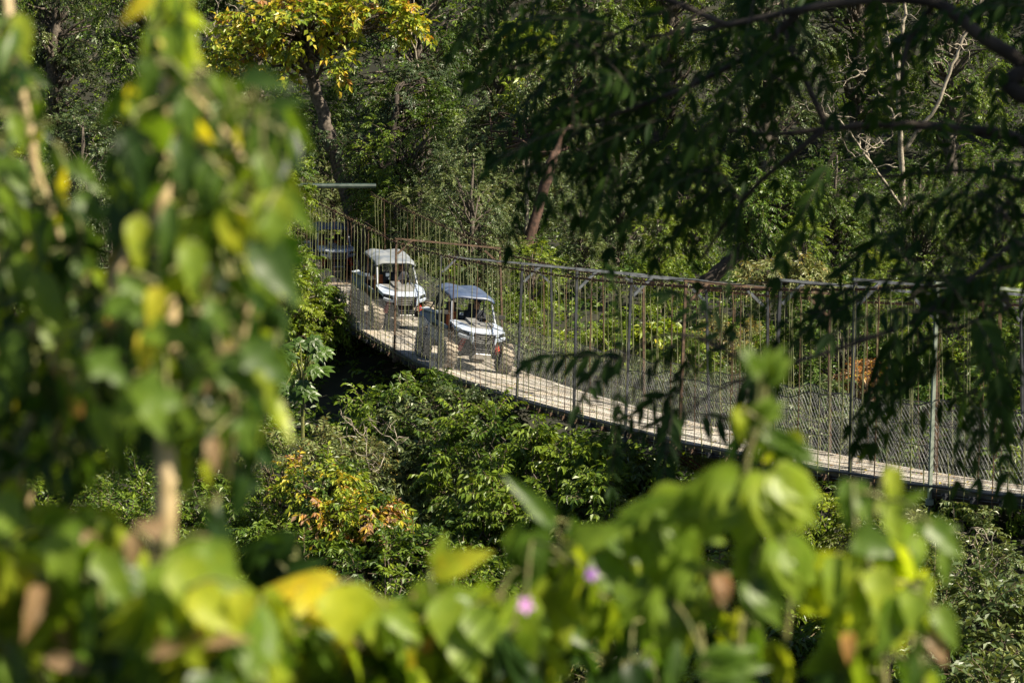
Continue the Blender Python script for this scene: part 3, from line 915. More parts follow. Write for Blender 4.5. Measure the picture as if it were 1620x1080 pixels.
def hand_leaf():
    """deeply cut leaf with five drooping fingers"""
    V, F, n = [], [], 0
    for ang, L in ((-62, 0.72), (-32, 0.92), (0, 1.0), (30, 0.94), (64, 0.70)):
        v, f = leaf_grid(lambda t: max(0.004, 0.40 * math.sin(math.pi * min(1, (0.08 + 0.92 * t) ** 0.75)) ** 0.8 * (1.05 - 0.45 * t)), rows=8, fold=0.25, curl=0.55, wave=0.08)
        v = v * L
        c, s = math.cos(math.radians(ang)), math.sin(math.radians(ang))
        V.append(np.stack([v[:, 0] * c + v[:, 1] * s, -v[:, 0] * s + v[:, 1] * c, v[:, 2] - 0.012 * abs(ang) / 30], -1))
        F.append(f + n); n += len(v)
    return np.concatenate(V), np.concatenate(F)
LT_HAND = hand_leaf()
LT_LOBED = leaf_grid(lobed, rows=15, fold=0.15, curl=0.5, wave=0.08)

def place_leaves(acc, P, D, N, S, Wd, tint, tmpl, mat=0):
    P, D, N = np.asarray(P, float), nrm(D), np.asarray(N, float)
    X = nrm(np.cross(D, N)); Z = np.cross(X, D)
    tv, tf = tmpl
    S = np.broadcast_to(np.asarray(S, float), (len(P),)); Wd = np.broadcast_to(np.asarray(Wd, float), (len(P),))
    V = P[:, None, :] + S[:, None, None] * (tv[None, :, 0:1] * Wd[:, None, None] * X[:, None, :] + tv[None, :, 1:2] * D[:, None, :] + tv[None, :, 2:3] * Z[:, None, :])
    k = len(tv)
    F = (tf[None] + (np.arange(len(P)) * k)[:, None, None]).reshape(-1, tf.shape[1])
    acc.add(V.reshape(-1, 3), F, mat, np.repeat(np.broadcast_to(np.asarray(tint, float), (len(P),)), k))

DOWN = np.array((0, 0, -1.0))
def sprays(acc, rng, C, Dir, L, nl, leaf, wid, tint, droop=0.35, ang=0.95, twig=True, leaf_mat=0, twig_mat=1, jit=0.35, sag=0.25, tj=0.05):
    """leafy twigs from points C along Dir"""
    m = len(C)
    C = np.asarray(C, float); Dir = nrm(Dir); L = np.broadcast_to(np.asarray(L, float), (m,))
    t = np.linspace(0.16, 1.0, nl)[None, :, None]
    P = C[:, None, :] + Dir[:, None, :] * L[:, None, None] * t + DOWN * droop * L[:, None, None] * t ** 2
    T = nrm(Dir[:, None, :] + DOWN * 2 * droop * t)
    B = nrm(np.cross(T, np.array((0, 0, 1.0)) + rng.normal(0, 0.35, (m, 1, 3))))
    sg = np.where(np.arange(nl) % 2, 1.0, -1.0)[None, :, None]
    D = T * math.cos(ang) + sg * B * math.sin(ang) + DOWN * sag + rng.normal(0, jit * 0.6, (m, nl, 3))
    D[:, -1] = T[:, -1] + DOWN * sag
    N = np.cross(B, T); N = N * np.sign(N[..., 2:3] + 1e-6) + rng.normal(0, jit, (m, nl, 3))
    S = leaf * rng.uniform(0.65, 1.2, (m, nl))
    tt = np.broadcast_to(np.asarray(tint, float).reshape(-1, 1), (m, nl)) + rng.normal(0, tj, (m, nl))
    place_leaves(acc, P.reshape(-1, 3), D.reshape(-1, 3), N.reshape(-1, 3), S.ravel(), wid * rng.uniform(0.8, 1.2, m * nl), tt.ravel(), LT_FAR, leaf_mat)
    if twig:
        tq = np.array((0.0, 0.5, 1.0))[None, :, None]
        Q = C[:, None, :] + Dir[:, None, :] * L[:, None, None] * tq + DOWN * droop * L[:, None, None] * tq ** 2
        A = nrm(np.cross(Dir, np.array((0.3, 0.2, 1.0)))); Bv = np.cross(Dir, A)
        r = 0.007
        ang3 = np.arange(3) * 2 * math.pi / 3
        ring = np.cos(ang3)[None, :, None] * A[:, None, :] + np.sin(ang3)[None, :, None] * Bv[:, None, :]
        V = (Q[:, :, None, :] + r * np.array((1.0, 0.7, 0.35))[None, :, None, None] * ring[:, None]).reshape(m, 9, 3)
        f = np.array([(0 + j, (j + 1) % 3, 3 + (j + 1) % 3, 3 + j) for j in range(3)] + [(3 + j, 3 + (j + 1) % 3, 6 + (j + 1) % 3, 6 + j) for j in range(3)])
        F = (f[None] + (np.arange(m) * 9)[:, None, None]).reshape(-1, 4)
        acc.add(V.reshape(-1, 3), F, twig_mat)

def unit(rng, n):
    return nrm(rng.normal(0, 1, (n, 3)))

def limb(acc, p0, p1, r0, r1, rng, sag=0.0, seg=6, sides=7, wob=0.08, mat=0):
    t = np.linspace(0, 1, seg)[:, None]
    P = p0 + (p1 - p0) * t
    L = np.linalg.norm(p1 - p0)
    P[1:-1] += rng.normal(0, wob * L / seg, (seg - 2, 3))
    P[:, 2] += sag * L * (np.sin(t[:, 0] * math.pi))
    acc.tube(P, np.linspace(r0, r1, seg), sides, mat)
    return P

def crown_clumps(rng, c, R, n, inner=0.55, low=-0.75):
    """clump centres on an uneven ellipsoid"""
    out = []
    lobes = unit(rng, 6); amp = rng.uniform(-0.25, 0.35, 6)
    while len(out) < n:
        u = unit(rng, 1)[0]
        if u[2] < low: continue
        k = 1 + sum(a * max(0, u @ l) ** 3 for a, l in zip(amp, lobes))
        out.append(np.array(c) + u * np.array(R) * k * rng.uniform(inner, 1.0))
    return np.array(out)

def foliage(acc, rng, clumps, centre, rc, nspray, nl, leaf, wid, t0, tsd, droop=0.35, sag=0.25, upb=0.25, tj=0.05, jit=0.35):
    n = len(clumps)
    out = nrm(clumps - np.array(centre))
    Ct = np.repeat(clumps, nspray, 0); Ot = np.repeat(out, nspray, 0)
    rcs = np.repeat(rc * rng.uniform(0.6, 1.3, n), nspray)
    u = nrm(unit(rng, n * nspray) + Ot * 0.75 + np.array((0, 0, upb)))
    C = Ct + u * (rcs * rng.uniform(0.0, 0.55, n * nspray))[:, None]
    tint = np.repeat(rng.normal(t0, tsd, n), nspray) + rng.normal(0, tsd * 0.3, n * nspray)
    sprays(acc, rng, C, u, rcs * rng.uniform(0.6, 1.15, n * nspray), nl, leaf, wid, tint, droop, sag=sag, tj=tj, jit=jit)

def make_plant(name, seed, trunk=None, crown=None, leafm=None, barkm=None, nclump=60, rc=0.7, nspray=14, nl=13, leaf=0.14, wid=0.45,
               t0=0.28, tsd=0.05, droop=0.35, sag=0.25, upb=0.25, limbs=True, inner=0.55, low=-0.7, tj=0.05, odd=None, stems=1, jit=0.35):
    """a tree or shrub at the origin: Empty > trunk, crown.  trunk: list of ((x,y,z), r); crown: list of (centre, radii)"""
    rng = np.random.default_rng(seed)
    root = bpy.data.objects.new(name, None); COL.objects.link(root)
    tr = Acc()
    P = np.array([q[0] for q in trunk], float); r = np.array([q[1] for q in trunk])
    q = np.linspace(0, 1, len(P)); qq = np.linspace(0, 1, len(P) * 4)
    PP = np.stack([np.interp(qq, q, P[:, k]) for k in range(3)], -1)
    PP[1:] += rng.normal(0, 0.15 * r.max(), PP[1:].shape)
    tr.tube(PP, np.interp(qq, q, r), 9)
    fo = Acc()
    for (c, R) in crown:
        k = max(4, int(nclump * (R[0] * R[1] * R[2]) ** 0.667 / sum((e[1][0] * e[1][1] * e[1][2]) ** 0.667 for e in crown)))
        cl = crown_clumps(rng, c, R, k, inner, low)
        if limbs:
            for e in cl[:: max(1, len(cl) // 34)]:
                i = np.argmin(np.linalg.norm(PP - (e * 0.6 + np.array(c) * 0.4 + np.array((0, 0, -0.6 * R[2]))), axis=1))
                r0 = float(np.interp(i / (len(PP) - 1), q, r)) * 0.45
                limb(tr, PP[i], e, max(0.02, r0), 0.012, rng, 0.05, 6, 5, 0.35)
        foliage(fo, rng, cl, c, rc, nspray, nl, leaf, wid, t0, tsd, droop, sag, upb, tj, jit)
        if odd:                                       # a few clumps of another colour
            frac, t1 = odd
            kk = max(1, int(len(cl) * frac))
            foliage(fo, rng, cl[:kk] + rng.normal(0, rc * .3, (kk, 3)), c, rc * 0.8, max(3, nspray // 2), nl, leaf, wid, t1, 0.06, droop, sag, upb, 0.08)
    t = tr.build("trunk" if stems == 1 else "stems", barkm or M_BARK, root, smooth=True)
    f = fo.build("crown" if stems == 1 else "foliage", [leafm or M_LEAF, M_TWIG], root)
    return root

def put(root, x, y, scale, rz, label, cat, group, z=None, leafm=None, first=None, sink=0.05):
    o = copy_tree(root)
    o.location = (x, y, (float(ground(x, y)) - sink) if z is None else z)
    o.rotation_euler = (0, 0, rz)
    o.scale = (scale,) * 3
    tag(o, label, cat, group)
    if leafm is not None:
        for ch in o.children:
            if ch.name.split(".")[0] in ("crown", "foliage"):
                ch.material_slots[0].link = 'OBJECT'
                ch.material_slots[0].material = leafm
    return o
def drop(root):
    for ch in list(root.children): bpy.data.objects.remove(ch)
    bpy.data.objects.remove(root)
# ------------------------------------------------------------------ trees and shrubs beyond and below the bridge
EV = [make_plant("evergreen_tree", s, [((0, 0, -0.3), 0.20), ((0.1, 0, 2.5), 0.16), ((0.2, 0.1, 5.5), 0.11), ((0.1, 0.2, 8.0), 0.05)],
                 [((0, 0, 5.6), (2.5, 2.5, 3.2)), ((0.3, 0.2, 2.7), (2.3, 2.3, 2.0))], nclump=115, rc=0.78, nspray=14, nl=13, leaf=0.155, wid=0.46, t0=0.30, tsd=0.07, droop=0.45, sag=0.35, low=-0.8) for s in (1, 2)]
TALL = [make_plant("jungle_tree", s, [((0, 0, -0.3), 0.34), ((0.3, 0, 4), 0.28), ((0.1, 0.3, 9), 0.18), ((0.4, 0.2, 13.0), 0.07)],
                   [((0.2, 0.2, 10.5), (3.3, 3.3, 3.2)), ((-0.8, 0, 6.5), (2.9, 2.9, 2.4)), ((0.6, -0.2, 3.2), (2.3, 2.3, 2.0))], nclump=120, rc=0.85, nspray=13, nl=13, leaf=0.175, wid=0.46, t0=0.29, tsd=0.08, droop=0.5, sag=0.4, low=-0.9) for s in (3, 4)]
LIGHT = [make_plant("slender_tree", s, [((0, 0, -0.3), 0.10), ((0.1, 0.1, 2), 0.08), ((0.0, 0.2, 5.4), 0.03)],
                    [((0, 0, 4.2), (1.35, 1.35, 1.9)), ((0.1, 0, 2.0), (1.5, 1.5, 1.5))], nclump=75, rc=0.55, nspray=12, nl=13, leaf=0.14, wid=0.44, t0=0.42, tsd=0.07, droop=0.4, sag=0.3, low=-0.9) for s in (5, 6)]
SHR = [make_plant("leafy_shrub", s, [((0, 0, -0.2), 0.06), ((0.1, 0, 0.8), 0.045), ((0.1, 0.1, 1.8), 0.02)],
                  [((0, 0, 1.15), (1.35, 1.35, 1.15))], nclump=58, rc=0.48, nspray=12, nl=12, leaf=lf, wid=wd, t0=tt, tsd=0.07, droop=dr, low=-0.5, stems=2) for s, lf, wd, tt, dr in ((7, 0.115, 0.46, 0.34, 0.35), (8, 0.135, 0.42, 0.38, 0.5), (17, 0.095, 0.55, 0.31, 0.2), (18, 0.165, 0.36, 0.36, 0.55))]
BRD = [make_plant("broadleaf_shrub", s, [((0, 0, -0.2), 0.07), ((0.1, 0, 0.9), 0.05), ((0, 0.1, 2.0), 0.02)],
                  [((0, 0, 1.3), (1.5, 1.5, 1.25))], nclump=62, rc=0.42, nspray=14, nl=10, leaf=0.135, wid=0.44, t0=0.33, tsd=0.05, droop=0.3, sag=0.7, upb=0.5, low=-0.5, stems=2) for s in (9, 10)]
DRY = make_plant("dry_shrub", 12, [((0, 0, -0.2), 0.05), ((0.1, 0, 0.9), 0.04), ((0, 0.1, 1.9), 0.02)],
                 [((0, 0, 1.2), (1.4, 1.4, 1.15))], M_GREY, M_TWIG, nclump=46, rc=0.5, nspray=12, nl=9, leaf=0.12, wid=0.42, t0=0.58, tsd=0.07, droop=0.35, sag=0.5, low=-0.5, stems=2, tj=0.09)
H = {"EV": 8.9, "TALL": 13.6, "LIGHT": 6.1, "SHR": 2.4, "BRD": 2.7, "DRY": 2.5}
PRO = {"EV": EV, "TALL": TALL, "LIGHT": LIGHT, "SHR": SHR, "BRD": BRD, "DRY": [DRY]}
CAT = {"EV": "tree", "TALL": "tree", "LIGHT": "tree", "SHR": "shrub", "BRD": "shrub", "DRY": "shrub"}
vr = np.random.default_rng(21)
def grow(kind, px, pytop, d, label, group, mat=None):
    x = (px - 810) / FPX * d
    zg = float(ground(x, d))
    s = (at(px, pytop, d)[2] - zg) / H[kind]
    s = min(1.7, max(0.55, s))
    P = PRO[kind]
    return put(P[vr.integers(len(P))], x, d, s, vr.uniform(0, 6.28), label, CAT[kind], group, leafm={"g": M_GREY, None: None}[mat])
GW, GB, GR = "forest trees on the far bank", "shrubs along the far bank behind the bridge", "bushes in the ravine below the bridge"
# tall forest wall
for px, py, d, lab, m in [
    (-60, -140, 96, "tall dark jungle tree at the upper left edge behind the hanging vines", None),
    (90, -170, 103, "tall jungle tree standing between the two hanging vines", "g"),
    (235, -120, 98, "tall jungle tree behind the top of the thick hanging vine", None),
    (395, -180, 101, "tall shaded jungle tree behind the yellowing crown", "g"),
    (660, -150, 97, "tall dark jungle tree behind the overhead green tower beam", None),
    (790, -210, 104, "tall jungle tree with dark hanging clumps at the top centre", "g"),
    (930, -160, 99, "tall jungle tree rising above the reddish leaning trunk", None),
    (1060, -190, 104, "tall green jungle tree behind the tips of the overhanging branches", None),
    (1210, -150, 98, "tall jungle tree behind the fork of the dark overhanging branch", "g"),
    (1350, -200, 102, "tall bright green jungle tree left of the pale bare tree", None),
    (1500, -150, 99, "tall jungle tree directly behind the pale bare tree", None),
    (1660, -190, 103, "tall jungle tree at the upper right edge of the forest", "g"),
]:
    grow("TALL", px, py, d, lab, GW, m)
for px, py, d, lab, m in [
    (20, -60, 122, "distant jungle tree up the slope at the far left", None), (200, -90, 126, "distant jungle tree up the slope left of the yellowing crown", None),
    (380, -70, 121, "distant jungle tree in a dark gap above the hanging vine", None), (570, -90, 127, "distant jungle tree up the slope above the yellowing crown", None),
    (740, -70, 122, "distant jungle tree in the dark gap at top centre", None), (900, -90, 126, "distant jungle tree behind the yellow leaved sapling", None),
    (1090, -70, 121, "distant jungle tree up the slope behind the dark branch tips", None), (1270, -90, 127, "distant jungle tree up the slope behind the forked branch", None),
    (1440, -70, 122, "distant jungle tree showing between the pale bare limbs", None), (1610, -90, 126, "distant jungle tree up the slope at the far right", None)]:
    grow("TALL", px, py, d, lab, GW, m)
# evergreens in the middle layer
for px, py, d, lab, m in [
    (-20, 120, 84, "dense evergreen tree low at the left edge behind the vine", None),
    (140, 160, 80, "dense evergreen tree seen through the gap between the vines", "g"),
    (290, 150, 86, "dense evergreen tree behind the middle of the thick vine", None),
    (395, 210, 78, "bright dense tree left of the bridge tower", None),
    (505, 230, 97, "dense dark tree closing the path behind the last buggy", None),
    (640, 120, 85, "dark dense tree just right of the blotched leaning trunk", None),
    (735, 190, 81, "grey green dense tree above the second buggy", "g"),
    (830, 160, 88, "tall grey green tree left of the reddish leaning trunk", "g"),
    (975, 235, 79, "dense rounded tree right of the reddish leaning trunk", "g"),
    (1090, 270, 83, "dark dense tree above the middle of the bridge rails", None),
    (1215, 300, 86, "dense tree above the steeply leaning trunk", None),
    (1320, 240, 82, "vine draped tree behind the overhanging leaves", None),
    (1450, 270, 85, "dense yellow green tree behind the lower overhanging branch", None),
    (1570, 230, 80, "dense dark tree at the right edge above the bridge", None),
    (1680, 250, 84, "dense evergreen tree partly cut off by the right edge", "g"),
]:
    grow("EV", px, py, d, lab, GW, m)
# small trees and shrubs just beyond the bridge
for kind, px, py, d, lab, m in [
    ("LIGHT", 428, 215, 69.0, "slender bright green tree beside the left end of the bridge", None),
    ("LIGHT", 428, 345, 67.0, "sunlit bushy sapling covering the left end of the deck", None),
    ("SHR", 450, 405, 68.5, "low leafy shrub spilling over the corner of the deck", None),
    ("LIGHT", 522, 300, 93.5, "small tree closing the dark path right behind the last buggy", "g"),
    ("LIGHT", 478, 330, 91.0, "small tree closing the dark path left of the last buggy", "g"),
    ("LIGHT", 625, 330, 83.0, "small tree beside the second buggy and behind its roof", None),
    ("LIGHT", 668, 318, 77.0, "small tree covering the upper end of the far cable", "g"),
    ("EV", 748, 262, 73.5, "full leafy tree casting shade beside the upper end of the bridge", "g"),
    ("SHR", 690, 395, 77.5, "shrub above the roof of the leading buggy", None),
    ("LIGHT", 760, 320, 78.0, "small sunlit tree under the grey green tree above the leading buggy", "g"),
    ("DRY", 805, 435, 76.5, "brown dry shrub at the foot of the reddish leaning trunk", None),
    ("LIGHT", 845, 440, 67.5, "bright lime shrub right behind the leading buggy", None),
    ("SHR", 800, 470, 66.0, "leafy shrub between the leading buggy and the far netting", None),
    ("LIGHT", 915, 395, 74.0, "dark small tree behind the second grey portal frame", "g"),
    ("SHR", 935, 510, 63.5, "low green shrub behind the far netting, next to the lime shrub", None),
    ("BRD", 1010, 490, 65.0, "broad leaved shrub behind the middle portal frames", None),
    ("LIGHT", 1045, 400, 72.0, "dark leafy small tree behind the rusty portal frame", None),
    ("SHR", 1085, 530, 61.0, "low shrub with yellowing tips behind the rusty portal frame", None),
    ("DRY", 1165, 500, 63.0, "olive brown dry shrub behind the bare netting posts", None),
    ("LIGHT", 1265, 385, 70.0, "bright lime tree standing above the bridge rail", None),
    ("SHR", 1240, 520, 61.5, "leafy shrub below the bright lime tree", None),
    ("SHR", 1330, 480, 60.0, "green shrub under the dark overhanging leaf sprays", None),
    ("LIGHT", 1390, 415, 64.0, "yellow green small tree behind the rusty far post", None),
    ("BRD", 1440, 530, 58.5, "broad leaved shrub right of the red leaved bush", None),
    ("SHR", 1510, 470, 59.5, "green shrub behind the pale green portal post", None),
    ("LIGHT", 1570, 400, 62.0, "dense small tree behind the last portal frame", None),
    ("SHR", 1625, 500, 57.0, "dark shrub behind the netting at the right edge", None),
    ("SHR", 1150, 585, 57.5, "low scrub just behind the netting in the middle of the bridge", "g"),
    ("SHR", 1500, 590, 54.5, "low scrub showing through the netting at the right", None),
    ("SHR", 1290, 600, 55.5, "low scrub showing through the netting below the red leaved bush", "g"),
    ("SHR", 1010, 570, 60.5, "low scrub at the foot of the broad leaved shrub", "g"),
    ("SHR", 1640, 600, 53.0, "low scrub behind the deck at the right edge", None),
]:
    grow(kind, px, py, d, lab, GB, m)
# bushes in the ravine
for kind, px, py, d, lab, m in [
    ("SHR", 640, 590, 55.5, "small leafy bush tucked under the deck below the leading buggy", None),
    ("SHR", 715, 615, 53.5, "pale leafy bush hugging the underside of the deck", "g"),
    ("BRD", 800, 655, 51.0, "broad leaved bush just under the third portal post", None),
    ("BRD", 885, 672, 48.0, "large pale leaved bush beneath the middle of the deck", None),
    ("BRD", 960, 705, 46.5, "broad leaved bush below the rusty portal frame", None),
    ("SHR", 690, 700, 51.5, "shaded bush in the hollow under the deck", "g"),
    ("SHR", 600, 690, 55.5, "dark bush right of the olive brown bush", "g"),
    ("DRY", 470, 665, 51.5, "olive brown bush at the foot of the parasol leaved plant", None),
    ("DRY", 545, 690, 52.5, "olive bush with bare twigs standing out of its top", None),
    ("SHR", 530, 850, 46.0, "lush green bush in front of the orange leaved bush", None),
    ("SHR", 620, 840, 45.0, "lush green bush right below the orange leaved bush", None),
    ("SHR", 440, 830, 47.0, "green bush left of the orange leaved bush", None),
    ("BRD", 785, 800, 46.5, "yellow green bush standing above the yellow foreground leaf", None),
    ("SHR", 745, 880, 43.5, "green bush behind the yellow foreground leaf", None),
    ("SHR", 870, 780, 47.5, "shaded bush in the middle of the ravine", "g"),
    ("SHR", 985, 780, 46.5, "small leaved bush behind the upright foreground leaves", None),
    ("BRD", 1060, 740, 45.0, "dark bush under the rusty stay rods", "g"),
    ("SHR", 1120, 880, 42.0, "rounded bush glimpsed behind the lobed foreground leaves", None),
    ("DRY", 1060, 950, 40.0, "dry bush with a few yellow leaves low in the ravine", None),
    ("SHR", 1200, 790, 45.5, "bush below the deck hidden by the lobed leaves", None),
    ("LIGHT", 1310, 765, 44.0, "small tree whose crown touches the deck at the right", None),
    ("LIGHT", 1430, 782, 42.5, "olive green small tree beneath the pale portal post", "g"),
    ("LIGHT", 1540, 800, 43.5, "dark small tree with bare twigs under the right end of the deck", "g"),
    ("SHR", 1490, 880, 40.5, "olive bush at the right above the dark hollow", "g"),
    ("SHR", 1590, 900, 40.0, "dark bush in the lower right corner", "g"),
    ("SHR", 1400, 980, 37.5, "bush at the bottom behind the brown edged foreground leaf", None),
    ("SHR", 1550, 1000, 36.5, "dark green bush at the bottom right corner", "g"),
    ("SHR", 1250, 990, 37.5, "bush at the bottom between the lobed leaved stems", None),
    ("SHR", 940, 960, 40.5, "bush at the bottom behind the purple flowers", "g"),
    ("SHR", 820, 940, 41.0, "bush at the bottom left of the purple flowers", None),
    ("SHR", 650, 960, 41.0, "bush at the bottom behind the green and yellow foreground leaves", None),
    ("SHR", 340, 740, 50.0, "bush seen past the tan stem of the thick vine", None),
    ("SHR", 230, 760, 49.0, "bush glimpsed left of the tan vine stem", None),
    ("SHR", 120, 620, 55.0, "sunlit bush seen between the vines at the left", None),
    ("SHR", 70, 740, 50.0, "bush low at the left edge behind the vine leaves", None),
    ("SHR", 380, 900, 43.0, "bush in the ravine behind the bright yellow foreground leaves", None),
    ("SHR", 180, 900, 43.0, "bush in the ravine behind the lower left leaves", "g"),
    ("SHR", 40, 930, 42.0, "bush at the bottom left corner", None),
    ("BRD", 345, 600, 57.0, "broad leaved bush behind the lower part of the thick vine", None),
    ("EV", 330, 430, 66.0, "dense tree on the left bank behind the thick vine", None),
    ("EV", 180, 460, 66.0, "dense tree on the left bank between the two vines", "g"),
    ("EV", 20, 430, 67.0, "dense tree on the left bank behind the edge vine", None),
]:
    grow(kind, px, py, d, lab, GR if d < 60 else GB, m)
for L in PRO.values():
    for r_ in L: drop(r_)

# --- individual trees that stand out
def special(root, px, d, label, cat, group=None, sc=1.0, rz=0.0, zoff=0.0):
    x = (px - 810) / FPX * d
    root.location = (x, d, float(ground(x, d)) + zoff)
    root.scale = (sc,) * 3
    root.rotation_euler = (0, 0, rz)
    return tag(root, label, cat, group)
def rel(px0, d0, pts):
    """trunk points given by picture position at depth d0, relative to the ground under px0"""
    x0 = (px0 - 810) / FPX * d0
    b = np.array((x0, d0, float(ground(x0, d0))))
    return [(tuple(at(px, py, d0 + dd) - b), r) for px, py, dd, r in pts]
# yellowing tree with the blotched trunk
T = rel(568, 87.0, [(568, 470, 0, 0.30), (566, 400, 0, 0.27), (552, 310, 0, 0.30), (528, 240, 0, 0.27), (508, 170, 0, 0.24), (492, 115, 0, 0.20), (480, 40, 0, 0.11), (470, -40, 0, 0.05)])
b0 = np.array(((568 - 810) / FPX * 87.0, 87.0, float(ground((568 - 810) / FPX * 87.0, 87.0))))
cr = [(tuple(at(470, 55, 85.5) - b0), (2.5, 1.7, 1.5)), (tuple(at(575, 30, 86) - b0), (1.5, 1.3, 1.1)), (tuple(at(375, 80, 86) - b0), (1.5, 1.2, 0.8)), (tuple(at(640, 35, 86) - b0), (1.0, 1.0, 0.7)), (tuple(at(520, -60, 87) - b0), (2.6, 2.0, 1.5))]
o = make_plant("yellowing_tree", 31, T, cr, M_LEAF, M_BARK, nclump=115, rc=0.55, nspray=8, nl=7, leaf=0.26, wid=0.62, t0=0.59, tsd=0.09, droop=0.2, sag=0.45, tj=0.11, low=-1, inner=0.2, odd=(0.12, 0.86))
special(o, 568, 87.0, "leaning tree with a blotched pale trunk and a yellow and orange crown", "tree")
# dark second trunk beside the tower
T = rel(572, 84.0, [(572, 450, 0, 0.20), (578, 370, 0, 0.18), (596, 320, 0.2, 0.16), (618, 250, 0.5, 0.13), (628, 150, 0.5, 0.08)])
b0 = np.array(((572 - 810) / FPX * 84, 84.0, float(ground((572 - 810) / FPX * 84, 84))))
o = make_plant("shade_tree", 32, T, [(tuple(at(665, 165, 86) - b0), (1.7, 1.5, 1.4)), (tuple(at(600, 250, 86) - b0), (1.6, 1.4, 1.5))], M_GREY, M_BARKDARK, nclump=70, rc=0.7, nspray=12, nl=12, leaf=0.15, t0=0.22, droop=0.5, sag=0.4)
special(o, 572, 84.0, "dark trunked tree leaning right beside the bridge tower", "tree")
# reddish leaning trunk
T = rel(822, 77.5, [(822, 470, 0, 0.20), (830, 400, 0, 0.19), (850, 330, 0, 0.17), (868, 270, 0, 0.18), (882, 235, 0.3, 0.13), (905, 150, 0.6, 0.08)])
b0 = np.array(((822 - 810) / FPX * 77.5, 77.5, float(ground((822 - 810) / FPX * 77.5, 77.5))))
o = make_plant("leaning_tree", 33, T, [(tuple(at(905, 160, 79.5) - b0), (2.2, 1.6, 1.5)), (tuple(at(800, 215, 80.5) - b0), (1.7, 1.4, 1.1))], M_GREY, M_BARKRED, nclump=85, rc=0.6, nspray=12, nl=12, leaf=0.14, t0=0.32, droop=0.5, sag=0.4)
special(o, 822, 77.5, "leaning tree with a peeling reddish brown trunk behind the grey portal frames", "tree")
# grey leaning trunk above the rails
T = rel(1085, 74.0, [(1085, 480, 0, 0.26), (1125, 440, 0, 0.24), (1165, 405, 0.2, 0.20), (1195, 370, 0.6, 0.15), (1215, 320, 1.4, 0.08)])
b0 = np.array(((1085 - 810) / FPX * 74, 74.0, float(ground((1085 - 810) / FPX * 74, 74))))
o = make_plant("fallen_leaning_tree", 34, T, [(tuple(at(1215, 330, 74.5) - b0), (1.5, 1.3, 1.0))], M_LEAF, M_BARKDARK, nclump=60, rc=0.55, nspray=11, nl=11, leaf=0.15, t0=0.33, droop=0.45, sag=0.4)
special(o, 1085, 74.0, "thick dark trunk leaning steeply to the right above the bridge rails", "tree")
# pale bare tree, upper right
def bare_tree(name, seed, px, d, pts, n, label, barkm=M_PALE, spread=1.0):
    rng = np.random.default_rng(seed)
    a = Acc()
    mains = [np.array([at(*q[:2], d + q[2]) for q in p]) for p, r0, r1 in pts]
    for P, (p, r0, r1) in zip(mains, pts):
        q = np.linspace(0, 1, len(P)); qq = np.linspace(0, 1, len(P) * 5)
        PP = np.stack([np.interp(qq, q, P[:, k]) for k in range(3)], -1)
        PP[1:] += rng.normal(0, 0.025, PP[1:].shape)
        a.tube(PP, np.linspace(r0, r1, len(PP)), 7)
        for k in range(n):
            i = rng.integers(len(PP) // 3, len(PP))
            base = PP[i]; dirv = nrm(rng.normal(0, 1, 3) + np.array((0, -0.2, 0.45)))
            L = rng.uniform(0.5, 1.3) * spread
            seg = [base]
            for s_ in range(6):
                dirv = nrm(dirv + rng.normal(0, 0.38, 3) + np.array((0, 0, 0.08)))
                seg.append(seg[-1] + dirv * L / 6)
                if s_ in (2, 4):
                    d2 = nrm(dirv + rng.normal(0, 0.7, 3))
                    s2 = [seg[-1]]
                    for _ in range(4):
                        d2 = nrm(d2 + rng.normal(0, 0.4, 3)); s2.append(s2[-1] + d2 * L / 9)
                    a.tube(s2, np.linspace(0.013, 0.004, 5) * (1 if spread > 0.7 else 0.6), 4)
            a.tube(seg, np.linspace(0.028, 0.008, 7) * (1 if spread > 0.7 else 0.4), 5)
    o = a.build(name, barkm, smooth=True)
    tag(o, label, "tree" if spread >= 1 else "dead branch")
    return o
bare_tree("bare_tree", 41, 1430, 84.0, [([(1432, 480, 2), (1428, 330, 1), (1424, 200, 0), (1420, 95, 0), (1432, 20, 0), (1428, -60, 0)], 0.13, 0.04),
          ([(1424, 200, 0), (1400, 160, 0), (1368, 120, -0.2), (1340, 100, -0.3)], 0.06, 0.02), ([(1428, 240, 0.4), (1480, 170, 0), (1512, 90, -0.2), (1536, 30, -0.2), (1572, -30, 0)], 0.08, 0.03),
          ([(1424, 140, 0), (1405, 60, 0), (1398, -30, 0)], 0.06, 0.025), ([(1428, 330, 1), (1380, 260, 0), (1330, 190, -0.4), (1300, 185, -0.5)], 0.06, 0.02)], 12,
          "pale bare tree with crooked leafless limbs in the upper right")
bare_tree("dead_branch", 42, 705, 88, [([(690, 230, 2), (668, 130, 0), (650, 60, -0.5), (655, -10, -0.5)], 0.05, 0.02)], 5, "thin pale dead limb rising at the top centre", spread=0.8)
bare_tree("dead_branch", 43, 600, 51, [([(545, 760, 1.5), (570, 735, 0), (600, 718, -0.6), (630, 705, -0.8)], 0.012, 0.005), ([(555, 745, 1), (560, 700, 0), (568, 675, -.3)], 0.010, 0.004)], 7, "bare grey twigs standing out of the olive bush in the ravine", M_PALE, 0.68)
bare_tree("dead_branch", 44, 1550, 42, [([(1500, 880, 1), (1520, 850, 0), (1545, 835, -0.3)], 0.016, 0.006), ([(1540, 900, 1), (1545, 870, 0), (1530, 850, -.3)], 0.012, 0.005)], 3, "tangle of pale bare twigs under the right end of the deck", M_PALE, 0.6)
bare_tree("dead_branch", 45, 1350, 81, [([(1300, 300, 1), (1330, 255, 0), (1370, 245, -0.5), (1400, 225, -0.5)], 0.035, 0.012)], 7, "pale twisted dead branch hanging below the forked overhanging branch", spread=0.8)
